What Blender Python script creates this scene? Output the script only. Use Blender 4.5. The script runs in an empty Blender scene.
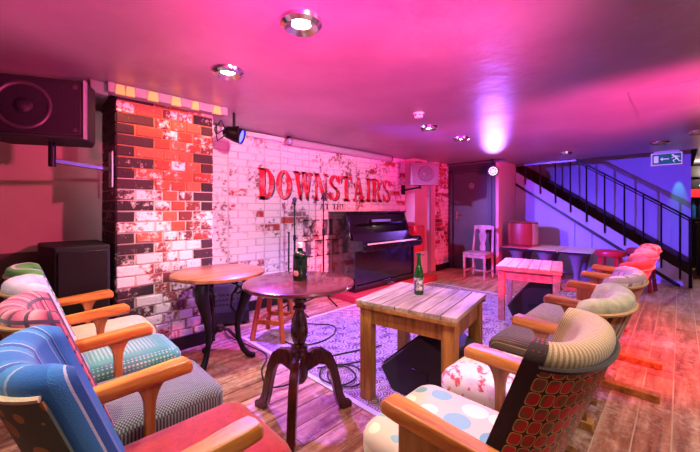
import bpy, math, random
from mathutils import Vector, Matrix
random.seed(7)
PI = math.pi
scene = bpy.context.scene
C = scene.collection

# ------------------------------------------------------------------ camera
# room axes: x runs along the brick wall towards the stairs, y runs from the aisle to the brick wall
HC = 2.2                                   # ceiling height
cam = bpy.data.cameras.new('camera'); co = bpy.data.objects.new('camera', cam); C.objects.link(co)
co.location = (0, 0, 1.25); co.rotation_euler = (PI/2, 0, -PI/4)
cam.sensor_width = 36; cam.lens = 36*330/700; cam.shift_y = -17/700; cam.clip_start = .02
scene.camera = co

# ------------------------------------------------------------------ world, stage lamps, exposure
world = bpy.data.worlds.new('world'); scene.world = world; world.use_nodes = True
world.node_tree.nodes['Background'].inputs[0].default_value = (.55, .2, .45, 1)
world.node_tree.nodes['Background'].inputs[1].default_value = .10

def spot(name, loc, target, col, watts, deg, blend=.5, size=.05):
    l = bpy.data.lights.new(name, 'SPOT'); l.color = col; l.energy = watts
    l.spot_size = math.radians(deg); l.spot_blend = blend; l.shadow_soft_size = size
    o = bpy.data.objects.new(name, l); C.objects.link(o); o.location = loc
    o.rotation_euler = (Vector(target)-Vector(loc)).to_track_quat('-Z', 'Y').to_euler(); return o
def point(name, loc, col, watts, size=.1):
    l = bpy.data.lights.new(name, 'POINT'); l.color = col; l.energy = watts; l.shadow_soft_size = size
    o = bpy.data.objects.new(name, l); C.objects.link(o); o.location = loc; return o

DOWN = [(1.01, 1.36), (1.01, 2.2), (3.35, 2.06), (4.17, 2.07), (6.5, 1.37), (6.42, .2), (5.85, -.16)]   # in view
DOWN_MORE = [(1.0, -.42), (1.0, .42), (-.5, 1.3), (3.3, .35), (2.2, -.9), (4.4, -.9)]                               # rest of the assumed grid; first one added to brighten a seat back
LK = 1.0
for i, (x, y) in enumerate(DOWN + DOWN_MORE):
    w = [42, 120, 55, 50, 6, 8, 10, 75, 45, 100, 45, 80, 75][i]
    spot('downlight_lamp', (x, y, HC-.035), (x, y, 0), (1, .86, .74), w*LK, 115, .8, .03)
# colour stage lamps and added fill spots
spot('blue_stage_light', (1.62, 3.04, 1.93), (7.5, .6, .85), (.13, .06, 1), 2400, 46, 1.0, .04)
spot('red_stage_light', (2.5, -1.9, 2.1), (4.5, 1.3, .1), (1, .01, .06), 1500, 54, 1.0, .06)
spot('violet_clamp_light', (2.5, 3.54, 2.08), (6.3, 2.5, .5), (.5, .28, 1), 700, 44, .9, .04)
spot('red_piano_light', (1.7, -1.6, 1.95), (3.7, 3.2, .35), (1, .0, .05), 2800, 27, .8, .04)
spot('white_wall_fill', (.5, -1.8, 2.0), (2.3, 3.7, 1.55), (1, .84, 1), 620, 44, .8, .08)  # added out-of-frame fill that whitens the brick wall
spot('pink_stage_light', (-.45, -.45, .95), (1.55, 1.35, 2.2), (1, .0, .31), 1900, 52, 1.0, .12)
spot('pink_ceiling_fill', (2.6, -1.5, 1.0), (4.4, .9, 2.2), (1, .05, .30), 1500, 54, 1.0, .12)  # added unseen spot to turn the right side of the ceiling pink
spot('pink_corner_fill', (-.95, .1, 1.0), (.5, 2.0, 2.3), (1, .06, .28), 650, 62, 1.0, .12)  # added unseen spot for the dim left end of the ceiling
spot('pink_wall_light', (1.9, .2, 2.0), (.1, 3.7, 1.1), (1, .09, .27), 360, 70, .8, .06)
spot('violet_stage_light', (6.15, 2.42, 1.94), (2.4, 1.3, .2), (.34, .14, 1), 520, 78, .8, .2)
spot('violet_rug_fill', (1.66, 2.96, 1.9), (2.2, 2.0, 0), (.30, .10, 1), 420, 125, .8, .05)  # extra spot added near the hanging lamp to tint rug and floor
scene.view_settings.view_transform = 'Standard'; scene.view_settings.look = 'None'
scene.view_settings.gamma = 1; scene.view_settings.use_curve_mapping = False
scene.view_settings.exposure = 0.0

# ------------------------------------------------------------------ helpers: materials
def lin(c):
    if isinstance(c, str): c = tuple(int(c[i:i+2], 16)/255 for i in (0, 2, 4))
    return tuple(x/12.92 if x <= .04045 else ((x+.055)/1.055)**2.4 for x in c[:3]) + (1,)
class NT:
    def __init__(s, m): s.t = m.node_tree; s.n = s.t.nodes
    def new(s, typ, **kw):
        n = s.n.new(typ)
        for k, v in kw.items(): setattr(n, k, v)
        return n
    def link(s, a, b): s.t.links.new(a, b)
    def coord(s, kind=None, scale=(1, 1, 1), rot=(0, 0, 0)):
        kind = s.kind = kind or getattr(s, 'kind', 'Object')
        tc = s.new('ShaderNodeTexCoord') if kind != 'pat' else s.new('ShaderNodeAttribute', attribute_name='pat'); mp = s.new('ShaderNodeMapping')
        mp.inputs['Scale'].default_value = scale; mp.inputs['Rotation'].default_value = rot
        s.link(tc.outputs[kind if kind != 'pat' else 'Vector'], mp.inputs['Vector']); return mp.outputs[0]
    def math(s, op, a, b=None, c=None):
        n = s.new('ShaderNodeMath', operation=op)
        for i, x in enumerate((a, b, c)):
            if x is None: continue
            if isinstance(x, (int, float)): n.inputs[i].default_value = x
            else: s.link(x, n.inputs[i])
        return n.outputs[0]
    def noise(s, vec, scale, detail=4, rough=.6):
        n = s.new('ShaderNodeTexNoise'); n.inputs['Scale'].default_value = scale
        n.inputs['Detail'].default_value = detail; n.inputs['Roughness'].default_value = rough
        s.link(vec, n.inputs['Vector']); return n.outputs['Fac']
    def ramp(s, fac, stops, const=False):
        n = s.new('ShaderNodeValToRGB'); r = n.color_ramp
        if const: r.interpolation = 'CONSTANT'
        while len(r.elements) < len(stops): r.elements.new(.5)
        for e, (p, c) in zip(r.elements, stops): e.position = p; e.color = lin(c)
        s.link(fac, n.inputs[0]); return n.outputs[0]
    def mix(s, fac, a, b, mode='MIX'):
        n = s.new('ShaderNodeMix', data_type='RGBA', blend_type=mode)
        for sock, x in ((n.inputs['Factor'], fac), (n.inputs['A'], a), (n.inputs['B'], b)):
            if isinstance(x, (int, float)): sock.default_value = x
            elif isinstance(x, (str, tuple)): sock.default_value = lin(x)
            else: s.link(x, sock)
        return n.outputs['Result']
    def xyz(s, vec):
        n = s.new('ShaderNodeSeparateXYZ'); s.link(vec, n.inputs[0]); return n.outputs
MATS = {}
def mat(name, col='808080', rough=.6, metal=0, pat=None, bump=0, bscale=60, emit=0, spec=.5, trans=0, coat=0, var=.12, vscale=8, sheen=0, attr='Object'):
    if name in MATS: return MATS[name]
    m = bpy.data.materials.new(name); m.use_nodes = True; k = NT(m); b = k.n['Principled BSDF']
    b.inputs['Roughness'].default_value = rough; b.inputs['Metallic'].default_value = metal
    b.inputs['Specular IOR Level'].default_value = spec; b.inputs['Coat Weight'].default_value = coat
    b.inputs['Transmission Weight'].default_value = trans
    if sheen: b.inputs['Sheen Weight'].default_value = sheen
    vec = k.coord(attr)
    if pat: c = pat(k, vec)
    else:
        n = k.noise(vec, vscale, 3)
        d = lin(col); hi = tuple(min(1, x*(1+var)) for x in d[:3]); lo = tuple(x*(1-var) for x in d[:3])
        mx = k.new('ShaderNodeMix', data_type='RGBA'); k.link(n, mx.inputs['Factor'])
        mx.inputs['A'].default_value = lo+(1,); mx.inputs['B'].default_value = hi+(1,); c = mx.outputs['Result']
    k.link(c, b.inputs['Base Color'])
    if emit: b.inputs['Emission Strength'].default_value = emit; b.inputs['Emission Color'].default_value = lin(col)
    if bump:
        bp = k.new('ShaderNodeBump'); bp.inputs['Strength'].default_value = bump; bp.inputs['Distance'].default_value = .01
        k.link(k.noise(vec, bscale, 5), bp.inputs['Height']); k.link(bp.outputs[0], b.inputs['Normal'])
    MATS[name] = m; return m

# pattern makers -------------------------------------------------------------
def P_wood(dark, mid, light, axis=0, s=1.0, rnd=True):
    def f(k, vec):
        sc = [14*s, 14*s, 14*s]; sc[axis] = 1.6*s
        v = k.coord(None, tuple(sc))
        if rnd:
            oi = k.new('ShaderNodeObjectInfo'); ad = k.new('ShaderNodeVectorMath', operation='ADD')
            k.link(v, ad.inputs[0]); r = k.math('MULTIPLY', oi.outputs['Random'], 37.0); k.link(r, ad.inputs[1]); v = ad.outputs[0]
        n = k.noise(v, 1.6, 6, .65)
        c = k.ramp(n, [(.3, dark), (.5, mid), (.7, light)])
        if rnd:
            hv = k.new('ShaderNodeHueSaturation'); k.link(c, hv.inputs['Color'])
            k.link(k.math('MULTIPLY_ADD', oi.outputs['Random'], .45, .78), hv.inputs['Value']); c = hv.outputs[0]
        return c
    return f
def stripe_fac(k, x, freq, ofs=0.0): return k.math('FRACT', k.math('MULTIPLY_ADD', x, freq, 50.0+ofs))
def P_stripes(stops, axis, freq):
    def f(k, vec):
        x = k.xyz(vec)[axis]; c = k.ramp(stripe_fac(k, x, freq), stops, True)
        return k.mix(k.math('MULTIPLY', k.noise(vec, 220, 2), .35), c, '303030')
    return f
def P_plaid(base, a, b, f1, f2, ax=(0, 2)):
    def f(k, vec):
        o = k.xyz(vec)
        s1 = stripe_fac(k, o[ax[0]], f1); s2 = stripe_fac(k, o[ax[1]], f2)
        c = k.ramp(stripe_fac(k, o[ax[0]], f1/2.0), base, False)
        c = k.mix(k.math('MULTIPLY', k.math('LESS_THAN', s1, .22), .93), c, a)
        return k.mix(k.math('MULTIPLY', k.math('LESS_THAN', s2, .22), .93), c, b)
    return f
def P_dots(bg, cols, scale, size, rnd=.3, grid=False):
    def f(k, vec):
        v = k.new('ShaderNodeTexVoronoi'); v.inputs['Scale'].default_value = scale; v.inputs['Randomness'].default_value = rnd
        k.link(vec, v.inputs['Vector'])
        sp = k.xyz(v.outputs['Color'])
        c = k.ramp(sp[0], [(i/len(cols), x) for i, x in enumerate(cols)], True)
        return k.mix(k.math('LESS_THAN', v.outputs['Distance'], size), bg, c)
    return f
def P_lattice(a, cols, line, fx, fz):
    def f(k, vec):                                     # rows of round medallions joined by a fine yellow trellis
        o = k.xyz(vec)
        u = k.math('MULTIPLY', o[0], fx); w = k.math('MULTIPLY', o[2], fz)
        p = k.math('ADD', k.math('SINE', k.math('ADD', u, w)), k.math('SINE', k.math('SUBTRACT', u, w)))
        q = k.math('ABSOLUTE', p)
        n = k.noise(k.coord(None, (9, 9, 9)), 1.4, 1)
        med = k.ramp(n, [(0, cols[0]), (.47, cols[1]), (.56, cols[2])], True)
        c = k.mix(k.math('GREATER_THAN', q, .3), a, med)
        ring = k.math('LESS_THAN', k.math('ABSOLUTE', k.math('SUBTRACT', q, .36)), .17)
        return k.mix(ring, c, line)
    return f
def P_blotch(a, b, scale, thr=.5, soft=.06, stretch=(1, 1, 1)):
    def f(k, vec):
        n = k.noise(k.coord(None, stretch), scale, 5, .65)
        return k.ramp(n, [(max(0, thr-soft), a), (min(1, thr+soft), b)])
    return f
def P_weave(a, b, f):
    def g(k, vec):
        o = k.xyz(vec); s = k.math('MULTIPLY', k.math('SINE', k.math('MULTIPLY', o[0], f)), k.math('SINE', k.math('MULTIPLY', o[1], f)))
        return k.mix(k.math('GREATER_THAN', s, .12), a, b)
    return g

# ------------------------------------------------------------------ helpers: geometry
class B:
    def __init__(s): s.v = []; s.f = []; s.pat = None
    def add(s, vs, fs):
        o = len(s.v); s.v += [tuple(p) for p in vs]; s.f += [tuple(i+o for i in f) for f in fs]; return s
    def box(s, x0, x1, y0, y1, z0, z1, M=None):
        vs = [Vector((x, y, z)) for z in (z0, z1) for y in (y0, y1) for x in (x0, x1)]
        if M is not None: vs = [M @ p for p in vs]
        return s.add(vs, [(0, 2, 3, 1), (4, 5, 7, 6), (0, 1, 5, 4), (2, 6, 7, 3), (0, 4, 6, 2), (1, 3, 7, 5)])
    def bar(s, p, q, w, d):                                # square bar from p to q
        p = Vector(p); q = Vector(q); L = (q-p).length
        return s.box(-w/2, w/2, -d/2, d/2, 0, L, Matrix.Translation(p) @ (q-p).to_track_quat('Z', 'Y').to_matrix().to_4x4())
    def cyl(s, p, q, r0, r1=None, n=16):
        r1 = r0 if r1 is None else r1; p = Vector(p); q = Vector(q); d = (q-p).normalized()
        a = d.orthogonal().normalized(); b = d.cross(a)
        vs = [c+(a*math.cos(2*PI*i/n)+b*math.sin(2*PI*i/n))*r for c, r in ((p, r0), (q, r1)) for i in range(n)]
        fs = [(i, (i+1) % n, n+(i+1) % n, n+i) for i in range(n)] + [tuple(range(n))[::-1], tuple(range(n, 2*n))]
        return s.add(vs, fs)
    def lathe(s, prof, n=24, M=None):
        vs = []; m = len(prof)
        for r, z in prof: vs += [Vector((r*math.cos(2*PI*i/n), r*math.sin(2*PI*i/n), z)) for i in range(n)]
        if M is not None: vs = [M @ p for p in vs]
        fs = [(j*n+i, j*n+(i+1) % n, (j+1)*n+(i+1) % n, (j+1)*n+i) for j in range(m-1) for i in range(n)]
        if prof[0][0] > 1e-4: fs.append(tuple(range(n))[::-1])
        if prof[-1][0] > 1e-4: fs.append(tuple(range((m-1)*n, m*n)))
        return s.add(vs, fs)
    def tube(s, pts, r, n=8):
        pts = [Vector(p) for p in pts]; m = len(pts); vs = []; a = None
        for i, p in enumerate(pts):
            d = (pts[min(i+1, m-1)]-pts[max(i-1, 0)]).normalized()
            a = d.orthogonal().normalized() if a is None else (a-d*a.dot(d)).normalized()
            b = d.cross(a); rr = r[i] if isinstance(r, (list, tuple)) else r
            vs += [p+(a*math.cos(2*PI*j/n)+b*math.sin(2*PI*j/n))*rr for j in range(n)]
        fs = [(i*n+j, i*n+(j+1) % n, (i+1)*n+(j+1) % n, (i+1)*n+j) for i in range(m-1) for j in range(n)]
        fs += [tuple(range(n))[::-1], tuple(range((m-1)*n, m*n))]
        return s.add(vs, fs)
    def prism(s, poly, ax, d0, d1, M=None):                # polygon in the plane normal to axis ax, extruded d0..d1
        def put(a, b, d): return {0: (d, a, b), 1: (a, d, b), 2: (a, b, d)}[ax]
        n = len(poly); vs = [Vector(put(a, b, d)) for d in (d0, d1) for a, b in poly]
        if M is not None: vs = [M @ p for p in vs]
        return s.add(vs, [(i, (i+1) % n, n+(i+1) % n, n+i) for i in range(n)] + [tuple(range(n))[::-1], tuple(range(n, 2*n))])
    def cushion(s, w, d, prof, r=.05, cx=0, cy=0, nc=6):    # stacked rounded rectangles: prof = (inset, z)
        m = 0
        for ins, z in prof:
            hw, hd = w/2-ins, d/2-ins; rr = max(.006, r-ins*.5); rr = min(rr, hw*.98, hd*.98); ring = []
            for q, (sx, sy) in enumerate(((1, 1), (-1, 1), (-1, -1), (1, -1))):
                for i in range(nc):
                    a = q*PI/2+i/(nc-1)*PI/2
                    ring.append((cx+sx*(hw-rr)+rr*math.cos(a), cy+sy*(hd-rr)+rr*math.sin(a), z))
            s.v += ring; m += 1
        n = 4*nc; o = len(s.v)-m*n
        for j in range(m-1):
            for i in range(n): s.f.append((o+j*n+i, o+j*n+(i+1) % n, o+(j+1)*n+(i+1) % n, o+(j+1)*n+i))
        s.f.append(tuple(range(o, o+n))[::-1]); s.f.append(tuple(range(o+(m-1)*n, o+m*n))); return s
    def mesh(s, name, m, angle=38):
        me = bpy.data.meshes.new(name); me.from_pydata(s.v, [], s.f); me.validate()
        import bmesh
        bm = bmesh.new(); bm.from_mesh(me); bmesh.ops.recalc_face_normals(bm, faces=bm.faces); bm.to_mesh(me); bm.free()
        if s.pat:
            at = me.attributes.new('pat', 'FLOAT_VECTOR', 'POINT'); at.data.foreach_set('vector', [c for p in s.pat for c in p])
        if m: me.materials.append(m)
        me.polygons.foreach_set('use_smooth', [True]*len(me.polygons)); me.set_sharp_from_angle(angle=math.radians(angle))
        return me
def obj(name, b, m, parent=None, bevel=0, loc=None, rz=0):
    me = b.mesh(name, m) if isinstance(b, B) else b
    o = bpy.data.objects.new(name, me); C.objects.link(o)
    if parent: o.parent = parent
    if loc: o.location = loc
    if rz: o.rotation_euler[2] = rz
    if bevel:
        md = o.modifiers.new('bevel', 'BEVEL'); md.width = bevel; md.segments = 2; md.limit_method = 'ANGLE'; md.angle_limit = .6
    return o
def tag(o, label, cat, group=None):
    o['label'] = label; o['category'] = cat
    if group: o['group'] = group
    return o
def thing(name, label, cat, loc=(0, 0, 0), rz=0, group=None):
    o = bpy.data.objects.new(name, None); C.objects.link(o); o.location = loc; o.rotation_euler[2] = rz; o.empty_display_size = .1
    return tag(o, label, cat, group)
def struct(name, b, m, label=None, cat=None, **kw):
    o = obj(name, b, m, **kw); o['kind'] = 'structure'
    if label: o['label'] = label
    if cat: o['category'] = cat
    return o
def box(*a): return B().box(*a)

# ------------------------------------------------------------------ shared materials
def ceil_pat(k, vec):
    n = k.noise(k.coord(None, (.8, .8, .8)), 1.2, 6, .6)
    return k.ramp(n, [(.3, '887a84'), (.55, '9e909a'), (.75, 'b0a4ac')])
mat('ceiling_paint', rough=.36, pat=ceil_pat, bump=1.0, bscale=2.6, spec=.5)
mat('plaster', 'c9a7a4', rough=.8, bump=.3, bscale=9, var=.12, vscale=5)
mat('plaster_dark', '5d4a4a', rough=.8, bump=.3, bscale=9)
def mortar_pat(k, vec):
    z = k.xyz(vec)[2]; n = k.noise(vec, 4, 4)
    return k.ramp(k.math('ADD', z, k.math('MULTIPLY', n, .8)), [(.0, 'd0c0bc'), (1.0, 'd8c8c0')]) if False else k.mix(k.math('GREATER_THAN', k.math('ADD', z, n), 1.95), 'cbb6b0', 'ae7350')
mat('mortar', pat=mortar_pat, rough=.95, bump=.6, bscale=40)
mat('mortar_white', pat=P_blotch('bcaab2', 'e0d6da', 5, .45, .2), rough=.95, bump=.6, bscale=40)
def brick_pat(base, alt, paint, amount):
    def f(k, vec):
        w = k.new('ShaderNodeNewGeometry').outputs['Position']
        oi = k.new('ShaderNodeObjectInfo').outputs['Random']
        n = k.noise(w, 22, 6, .7); n2 = k.noise(w, 2.2, 3)
        c = k.mix(oi, base, alt)
        c = k.mix(k.math('MULTIPLY', n, .6), c, '2a1518')
        m = k.math('ADD', k.math('MULTIPLY', n, .8), k.math('MULTIPLY', n2, .9))
        thr = k.new('ShaderNodeMapRange'); thr.clamp = True; k.link(m, thr.inputs[0])
        thr.inputs[1].default_value = amount-.05; thr.inputs[2].default_value = amount+.05
        return k.mix(thr.outputs[0], c, paint)
    return f
mat('brick_red', pat=brick_pat('b8503f', 'd2745a', 'e9d8d0', .97), rough=.9, bump=.8, bscale=45)
mat('brick_burnt', pat=brick_pat('3a2230', '55303c', 'd9c8c4', 1.02), rough=.85, bump=.8, bscale=45)
mat('brick_flaking', pat=brick_pat('b44a3e', '7a3a40', 'eee4e2', .87), rough=.9, bump=.8, bscale=45)
mat('brick_washed', pat=brick_pat('a84e4a', '8a5a60', 'e4d8d8', .76), rough=.9, bump=.8, bscale=45)
mat('brick_white', pat=brick_pat('a8545a', '9a8088', 'f1e9ea', .745), rough=.85, bump=.7, bscale=35)
mat('brick_bare', pat=brick_pat('c03a3a', 'd8605a', 'eee0e0', .86), rough=.9, bump=.8, bscale=45)
def floor_pat(k, vec):
    c = P_wood('743c2c', 'ac7058', 'd8a88e', 0, .8)(k, vec)
    w = k.new('ShaderNodeNewGeometry').outputs['Position']
    n = k.math('MULTIPLY', k.noise(w, 2.0, 5, .7), k.noise(w, 26, 5, .7))
    m = k.new('ShaderNodeMapRange'); m.clamp = True; k.link(n, m.inputs[0]); m.inputs[1].default_value = .24; m.inputs[2].default_value = .38
    c = k.mix(k.math('MULTIPLY', m.outputs[0], .6), c, 'e6d2c2')
    m2 = k.new('ShaderNodeMapRange'); m2.clamp = True; k.link(k.noise(w, 9, 6, .75), m2.inputs[0]); m2.inputs[1].default_value = .52; m2.inputs[2].default_value = .68
    return k.mix(k.math('MULTIPLY', m2.outputs[0], .55), c, '54301f')
mat('floor_plank', pat=floor_pat, rough=.55, bump=.25, bscale=30)
mat('floor_gap', 'd8bca4', rough=.9)
mat('black_paint', '141216', rough=.45, bump=.1)
mat('black_vinyl', '17151a', rough=.6, bump=.5, bscale=240)
mat('black_metal', '1b1a1e', rough=.38, metal=.6)
mat('grille', pat=P_dots('0c0b0d', ['2c2830', '332e36'], 150, .42, 0), rough=.5, metal=.3)
mat('grille_grey', pat=P_dots('5c5660', ['8a828c', '968e98'], 90, .42, 0), rough=.6)
mat('chrome', 'c8c8cc', rough=.2, metal=1)
mat('steel', '8f8c94', rough=.35, metal=.9)
mat('lilac_paint', 'b8b0d8', rough=.7, bump=.15, bscale=8, vscale=3)
mat('door_paint', '4e4a54', rough=.45, bump=.1, bscale=10)
mat('frame_paint', '3f3a44', rough=.5)
mat('grey_paint', '9a949c', rough=.6, bump=.15, bscale=20)
mat('white_plastic', 'e6e2e2', rough=.4)
mat('lamp_glow', 'fff4e0', emit=60)
mat('led_glow', 'd8ccff', emit=2.5)
mat('amber_glow', 'f0b060', emit=.55)
mat('dark_stair', '4a3230', rough=.7)
mat('arm_wood', pat=P_wood('8a4716', 'c27830', 'dc9a4a', 1, 1.0), rough=.38, bump=.08)
mat('post_wood', pat=P_wood('5e3410', '94602a', 'b07c3c', 2, 1.0), rough=.42, bump=.1)
mat('mahogany', pat=P_wood('24090a', '3c1412', '561f1a', 2, .8), rough=.22, coat=.3)
mat('mahogany_top', pat=P_wood('35121a', '55242a', '703a3c', 0, .6), rough=.2, coat=.4)
mat('oak_top', pat=P_wood('5e381c', '8a5a30', 'ac7844', 0, .7), rough=.32, coat=.1)
mat('pine', pat=P_wood('7a4d20', 'b07a38', 'cf9c56', 0, .9), rough=.5, bump=.1)
mat('pine_leg', pat=P_wood('6e4216', 'a8702e', 'c89048', 2, .9), rough=.5, bump=.1)
mat('pine_grey', pat=P_wood('6e5c4a', 'a48e74', 'c8b498', 0, .9), rough=.55, bump=.2)
mat('red_lit_wood', pat=P_wood('c07064', 'dc9488', 'ecb0a4', 0, .8), rough=.5)  # natural wood with the red stage light put into its colour
mat('stool_wood', pat=P_wood('7a2c14', 'b04c20', 'cc6a34', 2, .8), rough=.35)
mat('cast_iron', '1e1a22', rough=.4, metal=.5, bump=.4, bscale=60)

# ------------------------------------------------------------------ setting: floor, ceiling, walls
X0, X1, Y0, Y1 = -1.7, 11.0, -2.4, 3.75
fl = struct('floor', box(X0, X1, Y0, Y1, -.08, -.006), MATS['floor_gap'], 'worn wooden plank floor')
pw = .152; planks = {}
yy = Y0; row = 0
while yy < Y1-.02:
    x = X0 - random.random()*2.0; row += 1
    while x < X1:
        L = random.choice((2.2, 2.8, 3.3)); a, b2 = max(x, X0), min(x+L, X1); x += L
        if b2-a < .1: continue
        w2 = min(pw, Y1-yy)
        o = obj('plank', box(-(b2-a)/2+.002, (b2-a)/2-.002, -w2/2+.004, w2/2-.004, -.02, -random.random()*.0015), MATS['floor_plank'], fl, loc=((a+b2)/2, yy+w2/2, 0))
    yy += pw
struct('ceiling', box(X0, 7.5, Y0, Y1+.1, HC, HC+.1), MATS['ceiling_paint'], 'low glossy painted ceiling')
struct('ceiling_panel', box(3.5, 7.49, Y0, .30, HC-.004, HC-.0005), MATS['ceiling_paint'])
struct('ceiling_bar_area', box(7.5, X1, Y0, -.2, HC, HC+.1), MATS['ceiling_paint'])
struct('ceiling_stairwell', box(7.5, X1, -.2, Y1+.1, 3.4, 3.5), MATS['ceiling_paint'])
struct('wall_stairwell_header', box(7.5, 7.56, -.2, Y1, HC+.02, 3.4), MATS['plaster_dark'])
struct('wall_stairwell_side', box(7.5, X1, -.26, -.2, HC+.02, 3.4), MATS['plaster_dark'])
struct('wall_rear', box(X0-.1, X0, Y0, Y1, 0, HC), mat('dark_wall', '2c2226', rough=.7))
struct('wall_right', box(X0, X1, Y0-.1, Y0, 0, HC), MATS['dark_wall'])
struct('wall_far', box(X1, X1+.1, Y0, Y1, 0, 3.4), MATS['plaster_dark'])
struct('wall_left', box(X0, .6, Y1, Y1+.1, .9, HC), MATS['plaster'], 'pink plaster wall behind the hung loudspeaker')
struct('wall_left_dado', box(X0, .6, Y1-.02, Y1+.1, 0, .9), MATS['plaster_dark'])

# bricks ---------------------------------------------------------------
def brick_mesh(L, h, t, m, seed):
    r = random.Random(seed); c = .006; b = B()
    jit = lambda: (r.random()-.5)*.006
    ring = [(-L/2, 0, -h/2), (L/2, 0, -h/2), (L/2, 0, h/2), (-L/2, 0, h/2)]
    f1 = [(x+jit()*.5, -t+c, z+jit()*.5) for x, y, z in ring]
    f2 = [(x*(1-2*c/L)+jit()*.5, -t+jit()*.4, z*(1-2*c/h)+jit()*.5) for x, y, z in ring]
    vs = ring+f1+f2
    fs = [(i, (i+1) % 4, 4+(i+1) % 4, 4+i) for i in range(4)]+[(4+i, 4+(i+1) % 4, 8+(i+1) % 4, 8+i) for i in range(4)]+[(8, 9, 10, 11)]
    return b.add(vs, fs).mesh('brick', m, 20)
BM = {}
def brick(parent, x, z, L, h, mname, yface, proud=.014, var=None):
    key = (round(L, 3), mname, random.randrange(4))
    if key not in BM: BM[key] = brick_mesh(L, h, proud, MATS[mname], len(BM))
    o = obj('brick', BM[key], None, parent); o.location = (x, yface+random.random()*.004, z+(random.random()-.5)*.003); o.rotation_euler = ((random.random()-.5)*.05, (random.random()-.5)*.022, (random.random()-.5)*.03)
    return o
CH = .088
# recessed painted wall behind the stage
wb = struct('wall_back', box(1.2, 5.25, 3.75, 3.87, 0, HC), MATS['mortar_white'], 'white painted brick wall behind the stage')
todo = []
for j in range(25):
    z = j*CH+CH/2; x = 1.25 - (.12 if j % 2 else 0); i = 0
    while x < 5.2:
        L = .235 if (j % 2 == 0 or i % 2 == 0) else .115; i += 1
        a, b2 = max(x, 1.21), min(x+L, 5.24)
        if b2-a > .06:
            bare = .04 + (.32 if a > 4.2 and (j % 2 == 1) else 0) + (.1 if z < .6 else 0)
            todo.append(((a+b2)/2, z, b2-a-.012, 'brick_bare' if random.random() < bare else 'brick_white'))
        x += L+.004
todo.sort(key=lambda q: q[0]*q[0]+(q[1]-1.5)**2*.6 + (4 if q[1] < .35 else 0))
for q in todo[:300]: brick(wb, q[0], q[1], round(q[2], 2), CH-.009, q[3], 3.75)
for mname in ('brick_white', 'brick_bare'):
    rest = B()
    for q in todo[300:]:
        if q[3] == mname: rest.box(q[0]-q[2]/2, q[0]+q[2]/2, 3.737, 3.75, q[1]-CH/2+.006, q[1]+CH/2-.006)
    o = obj('far_brickwork', rest, MATS[mname], wb, bevel=.003); o['kind'] = 'stuff'
# projecting pier
PX0, PX1, PY = .53, 1.30, 3.15
pier = struct('wall_pier', box(PX0+.015, PX1-.01, PY, 3.87, 0, HC), MATS['mortar'], 'projecting pier of red, burnt and whitewashed brick')
for j in range(25):
    z = j*CH+CH/2
    low = z < 1.0
    lens = [.275, .125, .125, .13, .115] if j % 2 == 0 else [.135, .20, .125, .125, .185]
    x = PX0
    for i, L in enumerate(lens):
        L2 = min(L, PX1-x) if i < len(lens)-1 else PX1-x
        if i == 0: mn = 'brick_burnt' if random.random() < (.85 if not low else .75) else 'brick_flaking'
        elif i == len(lens)-1: mn = 'brick_burnt' if random.random() < .5 else 'brick_flaking'
        else: mn = random.choice(['brick_red', 'brick_red', 'brick_red', 'brick_flaking']) if z > 1.45 else random.choice(['brick_flaking', 'brick_flaking', 'brick_flaking', 'brick_red'] if z > 1.0 else ['brick_flaking', 'brick_washed', 'brick_washed'])
        brick(pier, x+L2/2, z, round(L2-.012, 2), CH-.010, mn, PY)
        x += L2
    # returns on both sides of the pier
    y = PY
    for L in ((.10, .235, .235) if j % 2 else (.215, .235, .12)):
        if y+L > 3.76: L = 3.76-y
        for side, xx in ((-1, PX0+.015), (1, PX1-.01)):
            key = ('s', round(L, 3), side)
            if key not in BM: BM[key] = box(-.014 if side < 0 else 0, 0 if side < 0 else .014, -L/2+.006, L/2-.006, -CH/2+.006, CH/2-.006).mesh('brick', MATS['brick_burnt' if side < 0 else 'brick_flaking'], 20)
            o = obj('brick', BM[key], None, pier); o.location = (xx, y+L/2, z)
        y += L
struct('baseboard_left', box(PX0-.02, PX1+.01, PY-.035, PY-.015, 0, .12), MATS['black_paint'], bevel=.004)
struct('baseboard_back', box(PX1+.01, 5.2, 3.715, 3.735, 0, .12), MATS['black_paint'], bevel=.004)
# plaster breast and brick strip next to the door
struct('wall_plaster_breast', box(5.24, 5.93, 3.52, 3.87, 0, HC), MATS['plaster'])
struct('trim_1', box(5.66, 5.74, 3.47, 3.52, 0, HC), MATS['grey_paint'], bevel=.01)
wp = struct('wall_brick_strip', box(5.93, 6.46, 3.50, 3.87, 0, HC), MATS['mortar_white'], 'narrow strip of red and white brick by the door')
for j in range(25):
    z = j*CH+CH/2
    x = 5.93
    for L in ((.235, .115, .18) if j % 2 else (.115, .235, .18)):
        brick(wp, x+L/2, z, round(L-.012, 2), CH-.012, random.choice(['brick_bare', 'brick_bare', 'brick_white', 'brick_flaking']), 3.50); x += L
struct('baseboard_strip', box(5.93, 6.45, 3.465, 3.485, 0, .12), MATS['black_paint'])
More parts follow.
